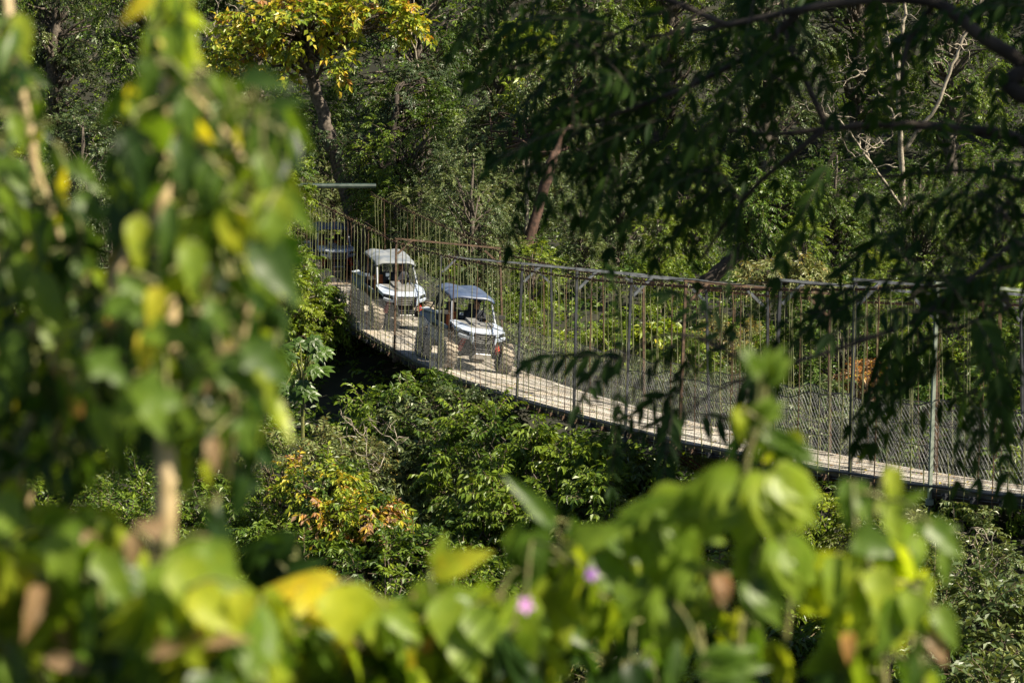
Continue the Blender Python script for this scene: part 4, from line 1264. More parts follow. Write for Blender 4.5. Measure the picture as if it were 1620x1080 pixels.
bare_tree("dead_branch", 46, 340, 92, [([(300, 100, 1), (340, 45, 0), (380, 30, -0.5)], 0.03, 0.012), ([(340, 45, 0), (345, 10, 0), (330, -30, 0)], 0.025, 0.01)], 6, "thin grey leafless branch left of the yellowing crown", spread=0.8)

# --- coloured shrubs
def shrub(seed, px, py, d, R, label, leafm, t0, tsd, tj, leaf, wid, nclump=44, rc=0.42, nl=9, sag=0.45, odd=None, name="leafy_shrub", dead=None):
    x = (px - 810) / FPX * d
    zc = at(px, py, d)[2]; zg = float(ground(x, d)); h = max(0.3, zc - zg)
    o = make_plant(name, seed, [((0, 0, -0.2), 0.06), ((0.08, 0, h * 0.5), 0.045), ((0, 0.1, h), 0.025)], [((0, 0, h), R)], leafm, M_BARK, nclump=nclump, rc=rc, nspray=10, nl=nl,
                   leaf=leaf, wid=wid, t0=t0, tsd=tsd, tj=tj, sag=sag, low=-0.8, stems=2, odd=odd)
    return special(o, px, d, label, "shrub", None)
shrub(51, 575, 822, 46.6, (0.80, 0.7, 0.34), "bush with orange and red leaves over green ones in the ravine", M_LEAF, 0.76, 0.14, 0.12, 0.15, 0.45, nclump=36, odd=(0.5, 0.36))
shrub(52, 505, 775, 48.5, (0.8, 0.8, 0.45), "small bush with yellow tinged leaves left of the orange leaved bush", M_LEAF, 0.50, 0.16, 0.10, 0.14, 0.45, nclump=30)
shrub(53, 1372, 605, 57.5, (0.45, 0.6, 0.55), "red brown leaved bush behind the far netting", M_LEAF, 0.97, 0.04, 0.04, 0.12, 0.42, nclump=13, rc=0.35)
shrub(54, 1240, 440, 66.5, (1.1, 1.0, 0.5), "tan leaved shrub just above the bridge rail below the lime tree", M_GREY, 0.66, 0.06, 0.07, 0.14, 0.42, nclump=34)
shrub(55, 1030, 545, 62.5, (0.5, 0.5, 0.45), "small yellow leaved plant glowing behind the netting", M_LEAF, 0.60, 0.06, 0.08, 0.20, 0.5, nclump=16, rc=0.35)
# sapling with big yellow leaves near the top centre
x_ = (830 - 810) / FPX * 82
h_ = at(830, 120, 82)[2] - float(ground(x_, 82))
o = make_plant("yellow_leaved_sapling", 56, [((0, 0, -0.2), 0.09), ((0.1, 0, h_ * .5), 0.07), ((0, 0, h_ + .8), 0.03)], [((0, 0, h_), (0.9, 0.9, 2.0))], M_LEAF, M_PALE, nclump=26, rc=0.6, nspray=6, nl=8, leaf=0.30, wid=0.35,
               t0=0.46, tsd=0.08, tj=0.05, odd=(0.10, 0.80), sag=0.5, limbs=True)
special(o, 830, 82, "sapling with large feathery lime leaves and a few yellow ones, top centre", "tree")
# parasol leaved plant left of the ravine
def parasol(px, py, d, label):
    rng = np.random.default_rng(61)
    x = (px - 810) / FPX * d
    zg = float(ground(x, d))
    root = thing("parasol_leaved_plant", label, "plant", (x, d, zg))
    st, fo = Acc(), Acc()
    b = np.array((x, d, zg))
    top = at(px, py, d) - b
    st.tube([(0, 0, -0.2), (top + np.array((0, 0, -0.9))) * 0.5, top + np.array((0, 0, -0.4))], [0.06, 0.05, 0.035], 7)
    for k in range(17):
        tgt = at(px + rng.uniform(-48, 48), py + rng.uniform(-45, 75), d - rng.uniform(-0.4, 0.7)) - b
        if k < 3: tgt = at(px + (-22, 20, 2)[k], py + (-12, 8, 35)[k], d - 0.8) - b
        st.tube([top + np.array((0, 0, -0.4)), (top + tgt) / 2 + np.array((0, 0, 0.12)), tgt], [0.015, 0.011, 0.008], 5)
        n = nrm(np.array((rng.normal(0.25, .3), -0.75 + rng.normal(0, .2), 0.75)))
        u = nrm(np.cross(n, (0.2, 0, 1.0))); v = np.cross(n, u)
        m = 9
        ang = np.linspace(0.25, 2 * math.pi - 0.25, m) + rng.uniform(0, 6)
        D = np.cos(ang)[:, None] * u + np.sin(ang)[:, None] * v - n * 0.18
        fo = Acc()
        place_leaves(fo, np.repeat(tgt[None], m, 0), D, np.repeat(n[None], m, 0), rng.uniform(0.24, 0.32, m), 1.05, np.full(m, 0.22) + rng.normal(0, .02, m), leaf_grid(ovate, 6, 0.25, 0.3))
        fo.build("leaf_rosette", M_LEAF, root)
    st.build("stem", M_GSTEM, root)
parasol(478, 575, 57.0, "plant with hand shaped parasol leaves below the left end of the bridge")

# --- the wood far up the slope: one mass
rng = np.random.default_rng(72)
m_ = 1500
fx = rng.uniform(-48, 48, m_); fy = rng.uniform(114, 185, m_)
cl = np.stack([fx, fy, ground(fx, fy) + rng.uniform(0.3, 7.5, m_)], -1)
fo = Acc()
foliage(fo, rng, cl, (0, 150, -30), 1.5, 12, 9, 0.34, 0.5, 0.22, 0.07, 0.4, 0.35)
tag(fo.build("forest", [M_LEAF, M_TWIG]), kind="stuff")
fo = Acc()
Pf = np.array([deck_pt(d, w, 0.025) for d, w in FALLEN])
place_leaves(fo, Pf, np.stack([lr.normal(0, 1, 420), lr.normal(0, 1, 420), lr.normal(0, .12, 420)], -1), np.array((0, 0, 1.0)) + lr.normal(0, .2, (420, 3)), lr.uniform(0.05, 0.11, 420), 0.5, lr.choice((0.5, 0.78, 0.95, 1.0), 420), LT_FAR)
tag(fo.build("fallen_leaves", M_LEAF), kind="stuff")
# --- ground cover on the banks: one mass
rng = np.random.default_rng(71)
n = 26000
gxp = rng.uniform(-30, 32, n * 2); gyp = rng.uniform(24, 116, n * 2)
keep = (np.abs(gxp) < gyp * 0.27 + 3) & ~((np.abs(gxp - path_x(gyp)) < 2.4) & (gyp > 74) & (gyp < 91)) & ~((gyp < 30) & (gxp > 4))
gxp, gyp = gxp[keep][:n], gyp[keep][:n]
C = np.stack([gxp, gyp, ground(gxp, gyp) + rng.uniform(0.0, 0.15, len(gxp))], -1)
Dv = nrm(unit(rng, len(C)) + np.array((0, -0.2, 1.1)))
fo = Acc()
sprays(fo, rng, C, Dv, rng.uniform(0.3, 0.9, len(C)), 7, 0.19, 0.5, np.clip(rng.normal(0.30, 0.10, len(C)), 0.05, 0.95), 0.4, twig=False)
tag(fo.build("ground_cover", [M_LEAF, M_TWIG]), kind="stuff")
# ------------------------------------------------------------------ foreground plants
def smooth_line(P, n=8):
    P = np.asarray(P, float)
    q = np.linspace(0, len(P) - 1, (len(P) - 1) * n + 1)
    k = np.arange(len(P))
    # Catmull-Rom
    out = []
    for t in q:
        i = min(int(t), len(P) - 2); f = t - i
        p0, p1, p2, p3 = P[max(i - 1, 0)], P[i], P[i + 1], P[min(i + 2, len(P) - 1)]
        out.append(0.5 * ((2 * p1) + (-p0 + p2) * f + (2 * p0 - 5 * p1 + 4 * p2 - p3) * f * f + (-p0 + 3 * p1 - 3 * p2 + p3) * f ** 3))
    return np.array(out)
def in_poly(p, poly):
    x, y = p; c = False; j = len(poly) - 1
    for i in range(len(poly)):
        xi, yi = poly[i]; xj, yj = poly[j]
        if (yi > y) != (yj > y) and x < (xj - xi) * (y - yi) / (yj - yi) + xi: c = not c
        j = i
    return c
def sample_poly(rng, poly, n):
    P = np.array(poly); lo, hi = P.min(0), P.max(0); out = []
    while len(out) < n:
        p = rng.uniform(lo, hi)
        if in_poly(p, poly): out.append(p)
    return np.array(out)

RAGGED = [LT_OVATE, LT_HAND, LT_HAND, LT_LANCE]
RAG2 = [LT_OVATE, LT_OVATE, LT_OVATE, LT_LOBED, LT_LANCE]
class Fore:
    """one plant close to the camera: stems, twigs, leaves"""
    def __init__(self, name, label, cat, group, seed, root_at):
        self.rng = np.random.default_rng(seed)
        self.base = np.array(root_at, float)
        self.root = thing(name, label, cat, tuple(self.base), group)
        self.stem, self.twig, self.leaf = Acc(), Acc(), Acc()
        self.nodes = []
    def line(self, pts, r0, r1, sides=9, acc=None):
        P = smooth_line([at(*p) if len(p) == 3 and abs(p[0]) > 4 or True and len(p) == 3 and p[2] > 0.5 and abs(p[0]) + abs(p[1]) > 20 else np.array(p) for p in pts]) - self.base
        (acc or self.stem).tube(P, np.linspace(r0, r1, len(P)), sides)
        self.nodes += list(P)
        return P
    def link_node(self, p, r=0.0022):
        N = np.array(self.nodes)
        d = np.linalg.norm(N - p, axis=1)
        i = int(np.argmin(d)); q = N[i]
        m = (p + q) / 2 + np.array((0, 0, 0.12 * d[i])) + self.rng.normal(0, 0.04 * d[i], 3)
        self.leaf.tube(smooth_line([q, m, p], 4), np.linspace(r * 1.3, r, 9), 5, 1)
        for t in (0.35, 0.7):
            self.nodes.append(q * (1 - t) ** 2 + 2 * m * t * (1 - t) + p * t * t)
        self.nodes.append(p)
    def fill(self, poly, n, s, size, tints, tmpls, wid=1.0, down=0.8, face=(0.3, -0.5, 0.4), spread=0.6, per=1):
        rng = self.rng
        n = int(n * 1.5)
        P2 = sample_poly(rng, poly, n)
        pts = np.array([at(p[0], p[1], rng.uniform(*s)) for p in P2]) - self.base
        N = np.array(self.nodes)
        order = np.argsort([np.min(np.linalg.norm(N - p, axis=1)) for p in pts])
        vals, wts = zip(*tints)
        for i in order:
            p = pts[i]
            self.link_node(p)
            m = per
            D = unit(rng, m) * spread + np.array((0, 0, -down))
            Nn = unit(rng, m) * 0.75 + np.array(face)
            tmpl = tmpls if isinstance(tmpls, tuple) else tmpls[rng.integers(len(tmpls))]
            t = rng.choice(vals, m, p=np.array(wts) / sum(wts)) + rng.normal(0, 0.035, m)
            if tmpl is LT_HAND: t = np.minimum(t, 0.58)
            place_leaves(self.leaf, np.repeat(p[None], m, 0), D, Nn, rng.uniform(*size, m), wid * rng.uniform(0.8, 1.15, m), t, tmpl)
    def hero(self, px, py, s, size_px, ang, tint, tmpl, wid=1.0, tilt=0.25, face=(0.2, -0.9, 0.35), link=True):
        """a leaf whose base is at a picture position; ang in degrees, 0 = right, 90 = up"""
        p = at(px, py, s) - self.base
        S = size_px / FPX * s
        D = np.array((math.cos(math.radians(ang)), -tilt, math.sin(math.radians(ang))))
        if link: self.link_node(p)
        place_leaves(self.leaf, p[None], D[None], np.array(face, float)[None], S, wid, tint, tmpl)
    def done(self, leafname="foliage", leafm=None, stemm=None, twigm=None):
        self.stem.build("stem", stemm or M_STEM, self.root, smooth=True)
        self.leaf.build(leafname, [leafm or M_FORE, twigm or M_GSTEM], self.root, smooth=True)
        return self.root
def floor_under(px, s, dy=0.0):
    p = at(px, 1080, s)
    return np.array((p[0], p[1] + dy, float(ground(p[0], p[1] + dy))))

MIX = [(0.06, 4.5), (0.18, 6), (0.30, 5), (0.42, 3.4), (0.54, 2.2), (0.70, 0.6), (1.0, 0.35)]
LIT = [(0.20, 2), (0.34, 4), (0.46, 5), (0.56, 4), (0.66, 1.5), (0.76, 0.7), (1.0, 0.3)]
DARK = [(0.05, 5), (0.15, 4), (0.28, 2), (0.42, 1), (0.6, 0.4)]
VG = "climbing vines hanging in the left foreground"
# 1. vine on the left edge
s0 = 3.6
f = Fore("climbing_vine", "leafy green vine hanging down along the left edge of the view", "vine", VG, 101, floor_under(20, s0))
g = f.base
f.line([(30, -420, 3.7), (10, -80, 3.65), (22, 90, s0), (52, 250, s0), (40, 420, s0 + .05), (60, 600, s0), (20, 800, s0), (10, 1000, s0), tuple(g)], 0.007, 0.010)
f.line([(-60, -300, 3.8), (-40, 60, 3.7), (-20, 300, 3.7), (10, 520, 3.6), (60, 700, 3.6), (30, 840, 3.6)], 0.006, 0.004)
f.line([(52, 250, s0), (110, 420, 3.5), (140, 560, 3.5), (120, 700, 3.5)], 0.004, 0.003)
f.fill([(-60, 10), (30, 20), (70, 130), (105, 260), (120, 330), (-60, 330)], 70, (3.3, 3.9), (0.041, 0.086), MIX, RAG2, 0.72)
f.fill([(-60, 300), (120, 330), (150, 430), (185, 520), (185, 610), (140, 690), (-60, 700)], 150, (3.3, 4.0), (0.049, 0.103), MIX, RAG2, 0.78)
f.fill([(-60, 680), (130, 690), (60, 740), (30, 860), (-60, 860)], 34, (3.3, 3.9), (0.049, 0.086), MIX, RAG2, 0.78)
f.fill([(-60, 340), (110, 340), (150, 450), (170, 560), (120, 680), (-60, 690)], 60, (3.9, 4.3), (0.066, 0.112), DARK, RAG2, 1.0)  # back layer of dark tints, standing in for shade inside the vine
for q in [(20, 400, 3.35, 120, -68, 0.44), (70, 500, 3.3, 110, -60, 0.48), (15, 520, 3.3, 120, -80, 0.33), (105, 250, 3.4, 85, -40, 0.36), (60, 380, 3.4, 60, -100, 0.66), (10, 330, 3.4, 90, -70, 0.40),
          (100, 590, 3.3, 120, -50, 0.30), (30, 20, 3.4, 90, -80, 0.55), (25, 90, 3.5, 60, -85, 1.0)]:
    f.hero(*q, LT_OVATE, 0.78)
for q in [(50, 430, 3.3, 120, -60, 0.45), (125, 300, 3.3, 76, -55, 0.31), (-10, 250, 3.35, 88, -40, 0.37), (20, 180, 3.4, 64, -70, 0.45), (90, 540, 3.25, 104, -58, 0.47), (5, 600, 3.3, 72, -95, 0.35)]:
    f.hero(*q, LT_OVATE, 0.9)
f.done()
# 2. thick vine left of the bridge
s0 = 3.1
f = Fore("climbing_vine", "thick vine column with yellowing leaves and a tan stem left of the bridge", "vine", VG, 102, floor_under(262, s0))
g = f.base
f.line([(270, -420, 3.3), (262, -60, 3.2), (268, 120, s0), (255, 330, s0), (268, 520, s0), (262, 680, s0), (264, 780, s0), (256, 880, s0), (240, 1010, s0), tuple(g)], 0.010, 0.016)
f.line([(268, 640, 2.86), (262, 700, 2.84), (264, 780, 2.83), (256, 860, 2.84), (250, 900, 2.9)], 0.011, 0.014)
f.line([(268, 120, s0), (330, 180, 3.05), (390, 270, 3.0), (400, 420, 3.0), (380, 560, 3.0)], 0.005, 0.003)
f.line([(255, 330, s0), (200, 400, 3.1), (150, 520, 3.1), (110, 600, 3.15), (90, 690, 3.2)], 0.005, 0.003)
f.line([(268, 430, s0), (330, 520, 3.0), (370, 640, 3.0), (360, 760, 3.05)], 0.005, 0.003)
f.fill([(225, -60), (295, -60), (300, 90), (240, 110)], 22, (2.95, 3.3), (0.041, 0.086), LIT, RAG2, 0.8)
f.fill([(240, 80), (300, 90), (400, 150), (450, 165), (462, 220), (440, 330), (300, 360), (200, 360), (185, 230), (200, 130)], 125, (2.9, 3.4), (0.041, 0.086), MIX, RAG2, 0.75)
f.fill([(190, 340), (440, 320), (455, 440), (440, 560), (425, 660), (300, 670), (110, 640), (60, 560), (150, 480), (200, 430)], 190, (2.9, 3.45), (0.041, 0.090), MIX, RAG2, 0.78)
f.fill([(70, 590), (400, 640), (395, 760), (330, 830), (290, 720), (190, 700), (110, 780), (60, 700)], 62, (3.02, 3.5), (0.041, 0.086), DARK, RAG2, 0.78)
f.fill([(210, 180), (430, 180), (430, 560), (380, 640), (150, 620), (180, 480), (220, 400)], 110, (3.4, 3.8), (0.057, 0.103), DARK, RAG2, 1.0)  # darker leaves behind: the column's inner shade is put into their tint
for q in [(440, 300, 2.85, 120, -105, 0.56, 1.1), (415, 235, 2.85, 90, -78, 0.40, .8), (300, 160, 2.9, 70, -85, 0.58, 0.8), (330, 250, 2.9, 80, -100, 0.30, .8), (285, 210, 2.9, 110, -82, 0.26, 0.7), (400, 380, 2.8, 130, -50, 0.26, 1.0),
          (420, 170, 2.85, 70, 12, 0.25, .7), (380, 120, 2.9, 90, -10, 0.22, .8), (220, 520, 2.85, 110, -8, 0.43, 0.8), (215, 340, 2.9, 95, -84, 0.60, 0.8), (250, 450, 2.85, 85, -95, 0.72, 0.8), (350, 560, 2.8, 110, -40, 0.30, 1.0),
          (290, 560, 2.85, 100, -28, 0.40, 1.0), (235, 520, 2.85, 75, -95, 0.76, .9), (410, 560, 2.8, 95, -75, 0.55, .9), (180, 660, 2.85, 120, 20, 0.46, 1.15), (240, 620, 2.82, 95, -65, 0.42, 1.25), (170, 470, 2.9, 110, -25, 0.36, 1.0),
          (345, 270, 2.9, 60, -95, 0.34, .8), (300, 380, 2.85, 100, -80, 0.50, .9), (335, 690, 2.9, 60, -80, 1.0, .9), (320, 420, 2.9, 60, -95, 1.0, .7), (345, 470, 2.9, 55, -90, 0.74, .8), (215, 840, 2.9, 60, -95, 1.0, 1.1),
          (155, 640, 2.9, 100, -70, 0.45, .8), (270, 320, 2.9, 130, -92, 0.3, .5), (200, 200, 2.95, 120, -75, 0.2, .9)]:
    f.hero(*q[:6], LT_OVATE, q[6])
for q in [(205, 612, 2.78, 86, -12, 0.40, 1.05), (385, 540, 2.78, 93, -38, 0.29, 0.91), (290, 150, 2.85, 72, -75, 0.35, 0.84), (240, 90, 2.9, 64, -95, 0.33, 0.77), (430, 330, 2.8, 79, -80, 0.45, 0.84), (330, 470, 2.8, 64, -60, 0.39, 0.84), (190, 430, 2.85, 72, -40, 0.39, 0.84), (140, 560, 2.85, 79, -30, 0.35, 0.91), (380, 650, 2.8, 72, -70, 0.37, 0.77)]:
    f.hero(*q[:6], LT_LOBED, q[6])
f.done(stemm=M_STEM)
MIXB = [(0.10, 3), (0.24, 5), (0.36, 5), (0.46, 4), (0.58, 2), (0.70, 0.8), (1.0, 0.6)]
# 3. shrubs along the bottom
BG = "broad leaved plants along the bottom of the view"
def bottom(seed, name, label, px, s, stems, fills, heroes, tmpl=LT_OVATE, cat="plant", leafname="foliage", stemm=None, ZF=1.42, dens=1.0):
    f = Fore(name, label, cat, BG, seed, floor_under(px, s * ZF))
    for st in stems:
        f.line([tuple(f.base + np.array((0.03 * len(f.nodes) % .2, 0, 0)))] + [(q[0], q[1], q[2] * ZF) for q in st], 0.007, 0.0035, 7)
    for poly, n, sr, size, t, w in fills:
        f.fill(poly, int(n * dens), (sr[0] * ZF, sr[1] * ZF), (size[0] * 1.15, size[1] * 1.3), t, RAGGED, w)
    for q in heroes:
        f.hero(q[0], q[1], q[2] * ZF, *q[3:6], q[7] if len(q) > 7 else tmpl, q[6])
    f.done(leafname, stemm=stemm or M_GSTEM)
    return f
bottom(111, "broadleaf_plant", "drooping green leaved plant in the lower left corner", 120, 2.6,
       [[(60, 1200, 2.6), (80, 960, 2.6), (150, 830, 2.6)], [(150, 1200, 2.6), (190, 980, 2.6), (215, 860, 2.6)], [(10, 1200, 2.7), (5, 1000, 2.7), (-20, 860, 2.7)]],
       [([(-60, 850), (60, 840), (190, 830), (235, 950), (200, 1090), (-60, 1090)], 80, (2.4, 2.9), (0.045, 0.085), [(0.16, 2), (0.30, 4), (0.42, 5), (0.52, 4), (0.64, 2), (0.78, 1), (1.0, 1.2)], 0.8), ([(40, 800), (180, 815), (200, 860), (30, 860)], 14, (2.5, 2.8), (0.04, 0.07), [(0.16, 2), (0.30, 4), (0.42, 5), (0.52, 4), (0.64, 2), (0.78, 1), (1.0, 1.2)], 0.9)],
       [(85, 840, 2.45, 130, -80, 0.47, .9), (150, 870, 2.45, 125, -55, 0.44, .8), (40, 830, 2.5, 60, -150, 0.62, 1.), (135, 840, 2.5, 50, -60, 1.0, 1.), (10, 900, 2.45, 90, -100, 0.55, 1.), (-10, 780, 2.5, 100, -60, 0.46, 1.2), (70, 1040, 2.4, 110, -10, 1.0, 0.5)], ZF=1.2, dens=1.7)
bottom(112, "broadleaf_plant", "plant with large lime and yellow leaves at the foot of the tan vine stem", 330, 2.5,
       [[(300, 1200, 2.55), (290, 1000, 2.5), (262, 900, 2.5)], [(380, 1200, 2.5), (390, 1020, 2.5), (360, 900, 2.5)]],
       [([(220, 950), (420, 930), (430, 1090), (200, 1090)], 55, (2.4, 2.8), (0.045, 0.08), [(0.16, 2), (0.30, 4), (0.42, 5), (0.52, 4), (0.64, 2), (0.78, 1), (1.0, 1.2)], 0.9)],
       [(262, 870, 2.4, 150, -22, 0.50, 1.15), (330, 850, 2.4, 110, -70, 0.44, 1.1), (300, 930, 2.35, 110, -38, 0.64, 1.1), (385, 930, 2.35, 75, -95, 0.66, 1.2), (240, 890, 2.4, 130, -72, 0.42, .8), (320, 960, 2.4, 60, -80, 0.68, 1.),
        (270, 840, 2.45, 60, 165, 1.0, 1.1), (300, 1010, 2.4, 100, 5, 1.0, 0.6), (230, 1030, 2.4, 90, 10, 1.0, 0.6), (255, 890, 2.38, 100, -95, 0.45, 1.1), (280, 880, 2.36, 120, -60, 0.55, 1.2), (250, 950, 2.4, 90, -85, 0.4, 1.1)], LT_OVATE, ZF=1.12, dens=2.2)
bottom(113, "broadleaf_plant", "plant with bright yellow edged leaves at the bottom left of centre", 520, 2.5,
       [[(470, 1200, 2.5), (480, 1040, 2.5), (520, 930, 2.5)], [(560, 1200, 2.55), (570, 1040, 2.5), (590, 950, 2.5)]],
       [([(430, 985), (640, 965), (650, 1090), (420, 1090)], 66, (2.4, 2.8), (0.045, 0.08), [(0.16, 2), (0.30, 4), (0.42, 5), (0.52, 4), (0.64, 2), (0.78, 1), (1.0, 1.2)], 1.0)],
       [(545, 940, 2.4, 130, 172, 0.76, 1.0), (500, 930, 2.4, 80, -165, 0.78, 1.1), (580, 925, 2.38, 95, -120, 0.60, 1.3), (560, 940, 2.4, 90, -60, 0.58, 1.1), (460, 1000, 2.45, 80, -70, 1.0, 1.), (430, 1030, 2.45, 60, -60, 1.0, 1.), (610, 960, 2.4, 80, -40, 0.5, 1.), (470, 935, 2.38, 90, -40, 0.72, 1.3), (530, 925, 2.36, 100, -75, 0.64, 1.4), (440, 940, 2.42, 70, -100, 0.76, 1.1), (590, 940, 2.4, 100, -80, 0.56, 1.2)], dens=2.2)
bottom(114, "broadleaf_plant", "light green plant with a raised yellow leaf at the bottom centre", 690, 2.6,
       [[(690, 1200, 2.6), (690, 1020, 2.6), (700, 920, 2.6), (715, 880, 2.6)], [(740, 1200, 2.65), (760, 1020, 2.6), (800, 920, 2.6), (820, 900, 2.6)]],
       [([(640, 960), (760, 930), (840, 960), (850, 1090), (640, 1090)], 62, (2.45, 2.85), (0.045, 0.085), [(0.16, 2), (0.30, 4), (0.42, 5), (0.52, 4), (0.64, 2), (0.78, 1), (1.0, 1.2)], 0.9)],
       [(680, 905, 2.5, 105, 22, 0.68, .85), (640, 960, 2.5, 130, 14, 0.50, 1.), (690, 960, 2.5, 110, -25, 0.46, 1.1), (690, 900, 2.5, 60, 75, 0.55, 1.), (665, 930, 2.5, 45, -100, 1.0, .9), (720, 1000, 2.45, 110, -60, 0.5, 1.), (640, 1010, 2.45, 100, -100, 0.56, .8), (700, 940, 2.45, 100, -80, 0.52, 1.2), (740, 960, 2.45, 100, -55, 0.48, 1.1)], dens=2.2)
fl = bottom(115, "flowering_plant", "green plant with two small purple flowers at the bottom right of centre", 900, 2.8,
       [[(900, 1200, 2.8), (895, 1040, 2.8), (880, 960, 2.8), (850, 900, 2.8), (860, 830, 2.8)], [(930, 1200, 2.85), (960, 1040, 2.8), (1000, 960, 2.8), (1010, 900, 2.8)], [(860, 1200, 2.8), (840, 1060, 2.8), (800, 980, 2.8), (790, 930, 2.8)]],
       [([(800, 930), (1000, 900), (1080, 960), (1080, 1090), (800, 1090)], 40, (2.6, 3.1), (0.05, 0.09), MIXB, 0.9), ([(835, 830), (900, 820), (980, 880), (960, 960), (850, 960)], 26, (2.6, 3.0), (0.05, 0.09), LIT, 0.9)],
       [(880, 835, 2.7, 120, 130, 0.33, .55), (850, 880, 2.7, 80, 80, 0.40, .9), (900, 860, 2.7, 90, 20, 0.46, 1.), (940, 870, 2.7, 110, -50, 0.40, 1.), (1000, 900, 2.7, 110, -95, 0.44, 1.), (860, 960, 2.7, 110, -35, 0.34, .8), (960, 830, 2.7, 130, -30, 0.4, 1.), (800, 870, 2.7, 60, 60, .42, .9)], cat="plant", dens=0.7)
M_PETAL = solid("violet petal", (0.26, 0.08, 0.34), (0.50, 0.24, 0.50), 40.0, 0.6)
M_PETALDK = solid("deep violet petal", (0.14, 0.03, 0.28), (0.28, 0.07, 0.40), 40.0, 0.6)
M_EYE = solid("pale flower throat", (0.7, 0.6, 0.4), (0.85, 0.8, 0.6), 40.0, 0.6)
def flower(px, py, s, r, mat):
    p = at(px, py, s) - fl.base
    N = np.array(fl.nodes); q = N[np.argmin(np.linalg.norm(N - p, axis=1))]
    t = Acc(); t.tube(smooth_line([q, (p + q) / 2 + np.array((0, 0, .01)), p], 4), 0.0022, 5)
    ped = t.build("flower_stalk", M_GSTEM, fl.root)
    n = nrm(np.array((0.3, -0.85, 0.35))); u = nrm(np.cross(n, (0, 0, 1))); v = np.cross(n, u)
    a = Acc()
    ang = np.arange(5) * 2 * math.pi / 5 + 0.3
    D = np.cos(ang)[:, None] * u + np.sin(ang)[:, None] * v + n * 0.35
    place_leaves(a, np.repeat(p[None], 5, 0), D, np.repeat(n[None], 5, 0), r, 1.25, 0.0, leaf_grid(ovate, 6, 0.2, 0.3))
    fo_ = a.build("flower", mat, ped, smooth=True)
    a = Acc(); a.tube([p, p + n * r * 0.35], [r * .16, r * .08], 6)
    a.build("flower_eye", M_EYE, ped)
flower(831, 957, 2.28 * 1.42, 0.0140, M_PETAL)
flower(936, 908, 2.30 * 1.42, 0.0110, M_PETALDK)
bottom(116, "lobed_leaf_plant", "tall plant with big drooping lobed lime leaves in the right foreground", 1190, 2.6,
       [[(1180, 1200, 2.6), (1170, 1000, 2.6), (1190, 860, 2.6), (1180, 740, 2.6), (1205, 650, 2.6), (1215, 560, 2.6)], [(1130, 1200, 2.6), (1110, 1020, 2.6), (1090, 900, 2.6), (1080, 790, 2.6)], [(1240, 1200, 2.6), (1240, 1040, 2.6), (1250, 930, 2.6), (1240, 820, 2.6)]],
       [([(1000, 800), (1110, 760), (1120, 900), (1090, 990), (990, 960)], 12, (2.45, 2.85), (0.06, 0.10), LIT, 0.9), ([(1100, 860), (1290, 850), (1300, 960), (1180, 1000), (1100, 960)], 12, (2.45, 2.85), (0.05, 0.09), LIT, 0.9),
        ([(1100, 980), (1320, 980), (1330, 1090), (1100, 1090)], 12, (2.45, 2.8), (0.05, 0.09), MIXB, 0.9), ([(1160, 640), (1250, 640), (1250, 720), (1140, 720)], 6, (2.5, 2.7), (0.04, 0.07), LIT, 0.9)],
       [(1215, 759, 2.4, 114, -78, 0.53, 0.98), (1170, 759, 2.4, 114, -120, 0.50, 0.94), (1230, 754, 2.4, 96, -45, 0.54, 0.86), (1120, 784, 2.42, 96, -150, 0.46, 0.62), (1060, 804, 2.45, 96, 195, 0.42, 0.55), (1050, 814, 2.45, 105, -80, 0.45, 0.86),
        (1195, 660, 2.5, 52, 30, 0.44, 0.78), (1210, 600, 2.55, 61, 60, 0.42, 0.78), (1200, 590, 2.5, 52, 120, 0.40, 0.62), (1220, 690, 2.45, 96, -25, 0.36, 0.39), (1170, 650, 2.5, 52, -80, 0.58, 0.55), (1240, 864, 2.4, 96, -70, 0.50, 0.94), (1200, 864, 2.42, 79, -105, 0.48, 0.78),
        (1110, 904, 2.42, 105, -100, 0.44, 0.94), (1060, 944, 2.42, 96, -95, 0.46, 0.86), (1190, 924, 2.4, 83, -50, 0.40, 0.78), (1140, 914, 2.4, 52, -80, 1.0, 0.70), (1120, 1054, 2.38, 96, 5, 0.36, 0.70), (1090, 774, 2.45, 44, -80, 1.0, 0.78)], LT_HAND, dens=0.45)
bottom(117, "broadleaf_plant", "upright stem with rounded pale green leaves right of the lobed leaved plant", 1390, 2.55,
       [[(1400, 1200, 2.55), (1390, 1000, 2.55), (1370, 880, 2.55), (1385, 800, 2.55), (1400, 740, 2.55)], [(1460, 1200, 2.6), (1450, 1020, 2.55), (1440, 900, 2.55)]],
       [([(1320, 860), (1450, 840), (1490, 960), (1480, 1090), (1330, 1090)], 24, (2.4, 2.75), (0.05, 0.085), LIT, 1.0)],
       [(1350, 760, 2.45, 76, -95, 0.36, 0.96), (1355, 780, 2.45, 63, -60, 0.40, 0.72), (1410, 740, 2.5, 76, -85, 0.58, 0.56), (1400, 790, 2.45, 76, -70, 0.52, 0.72), (1350, 850, 2.42, 76, -15, 0.36, 0.96), (1320, 880, 2.42, 102, -88, 0.50, 0.64), (1380, 900, 2.4, 93, -70, 0.55, 0.80),
        (1440, 930, 2.4, 76, -80, 0.50, 0.88), (1480, 960, 2.4, 76, -60, 0.42, 0.72), (1470, 830, 2.4, 76, -42, 0.38, 0.72), (1490, 870, 2.42, 59, -80, 0.4, 0.56), (1470, 1000, 2.4, 59, -60, 1.0, 0.72), (1420, 800, 2.45, 51, 30, 0.40, 0.64), (1340, 1000, 2.4, 51, -85, 0.90, 0.72), (1450, 830, 2.45, 68, 0, 0.38, 0.64)], LT_HEART)
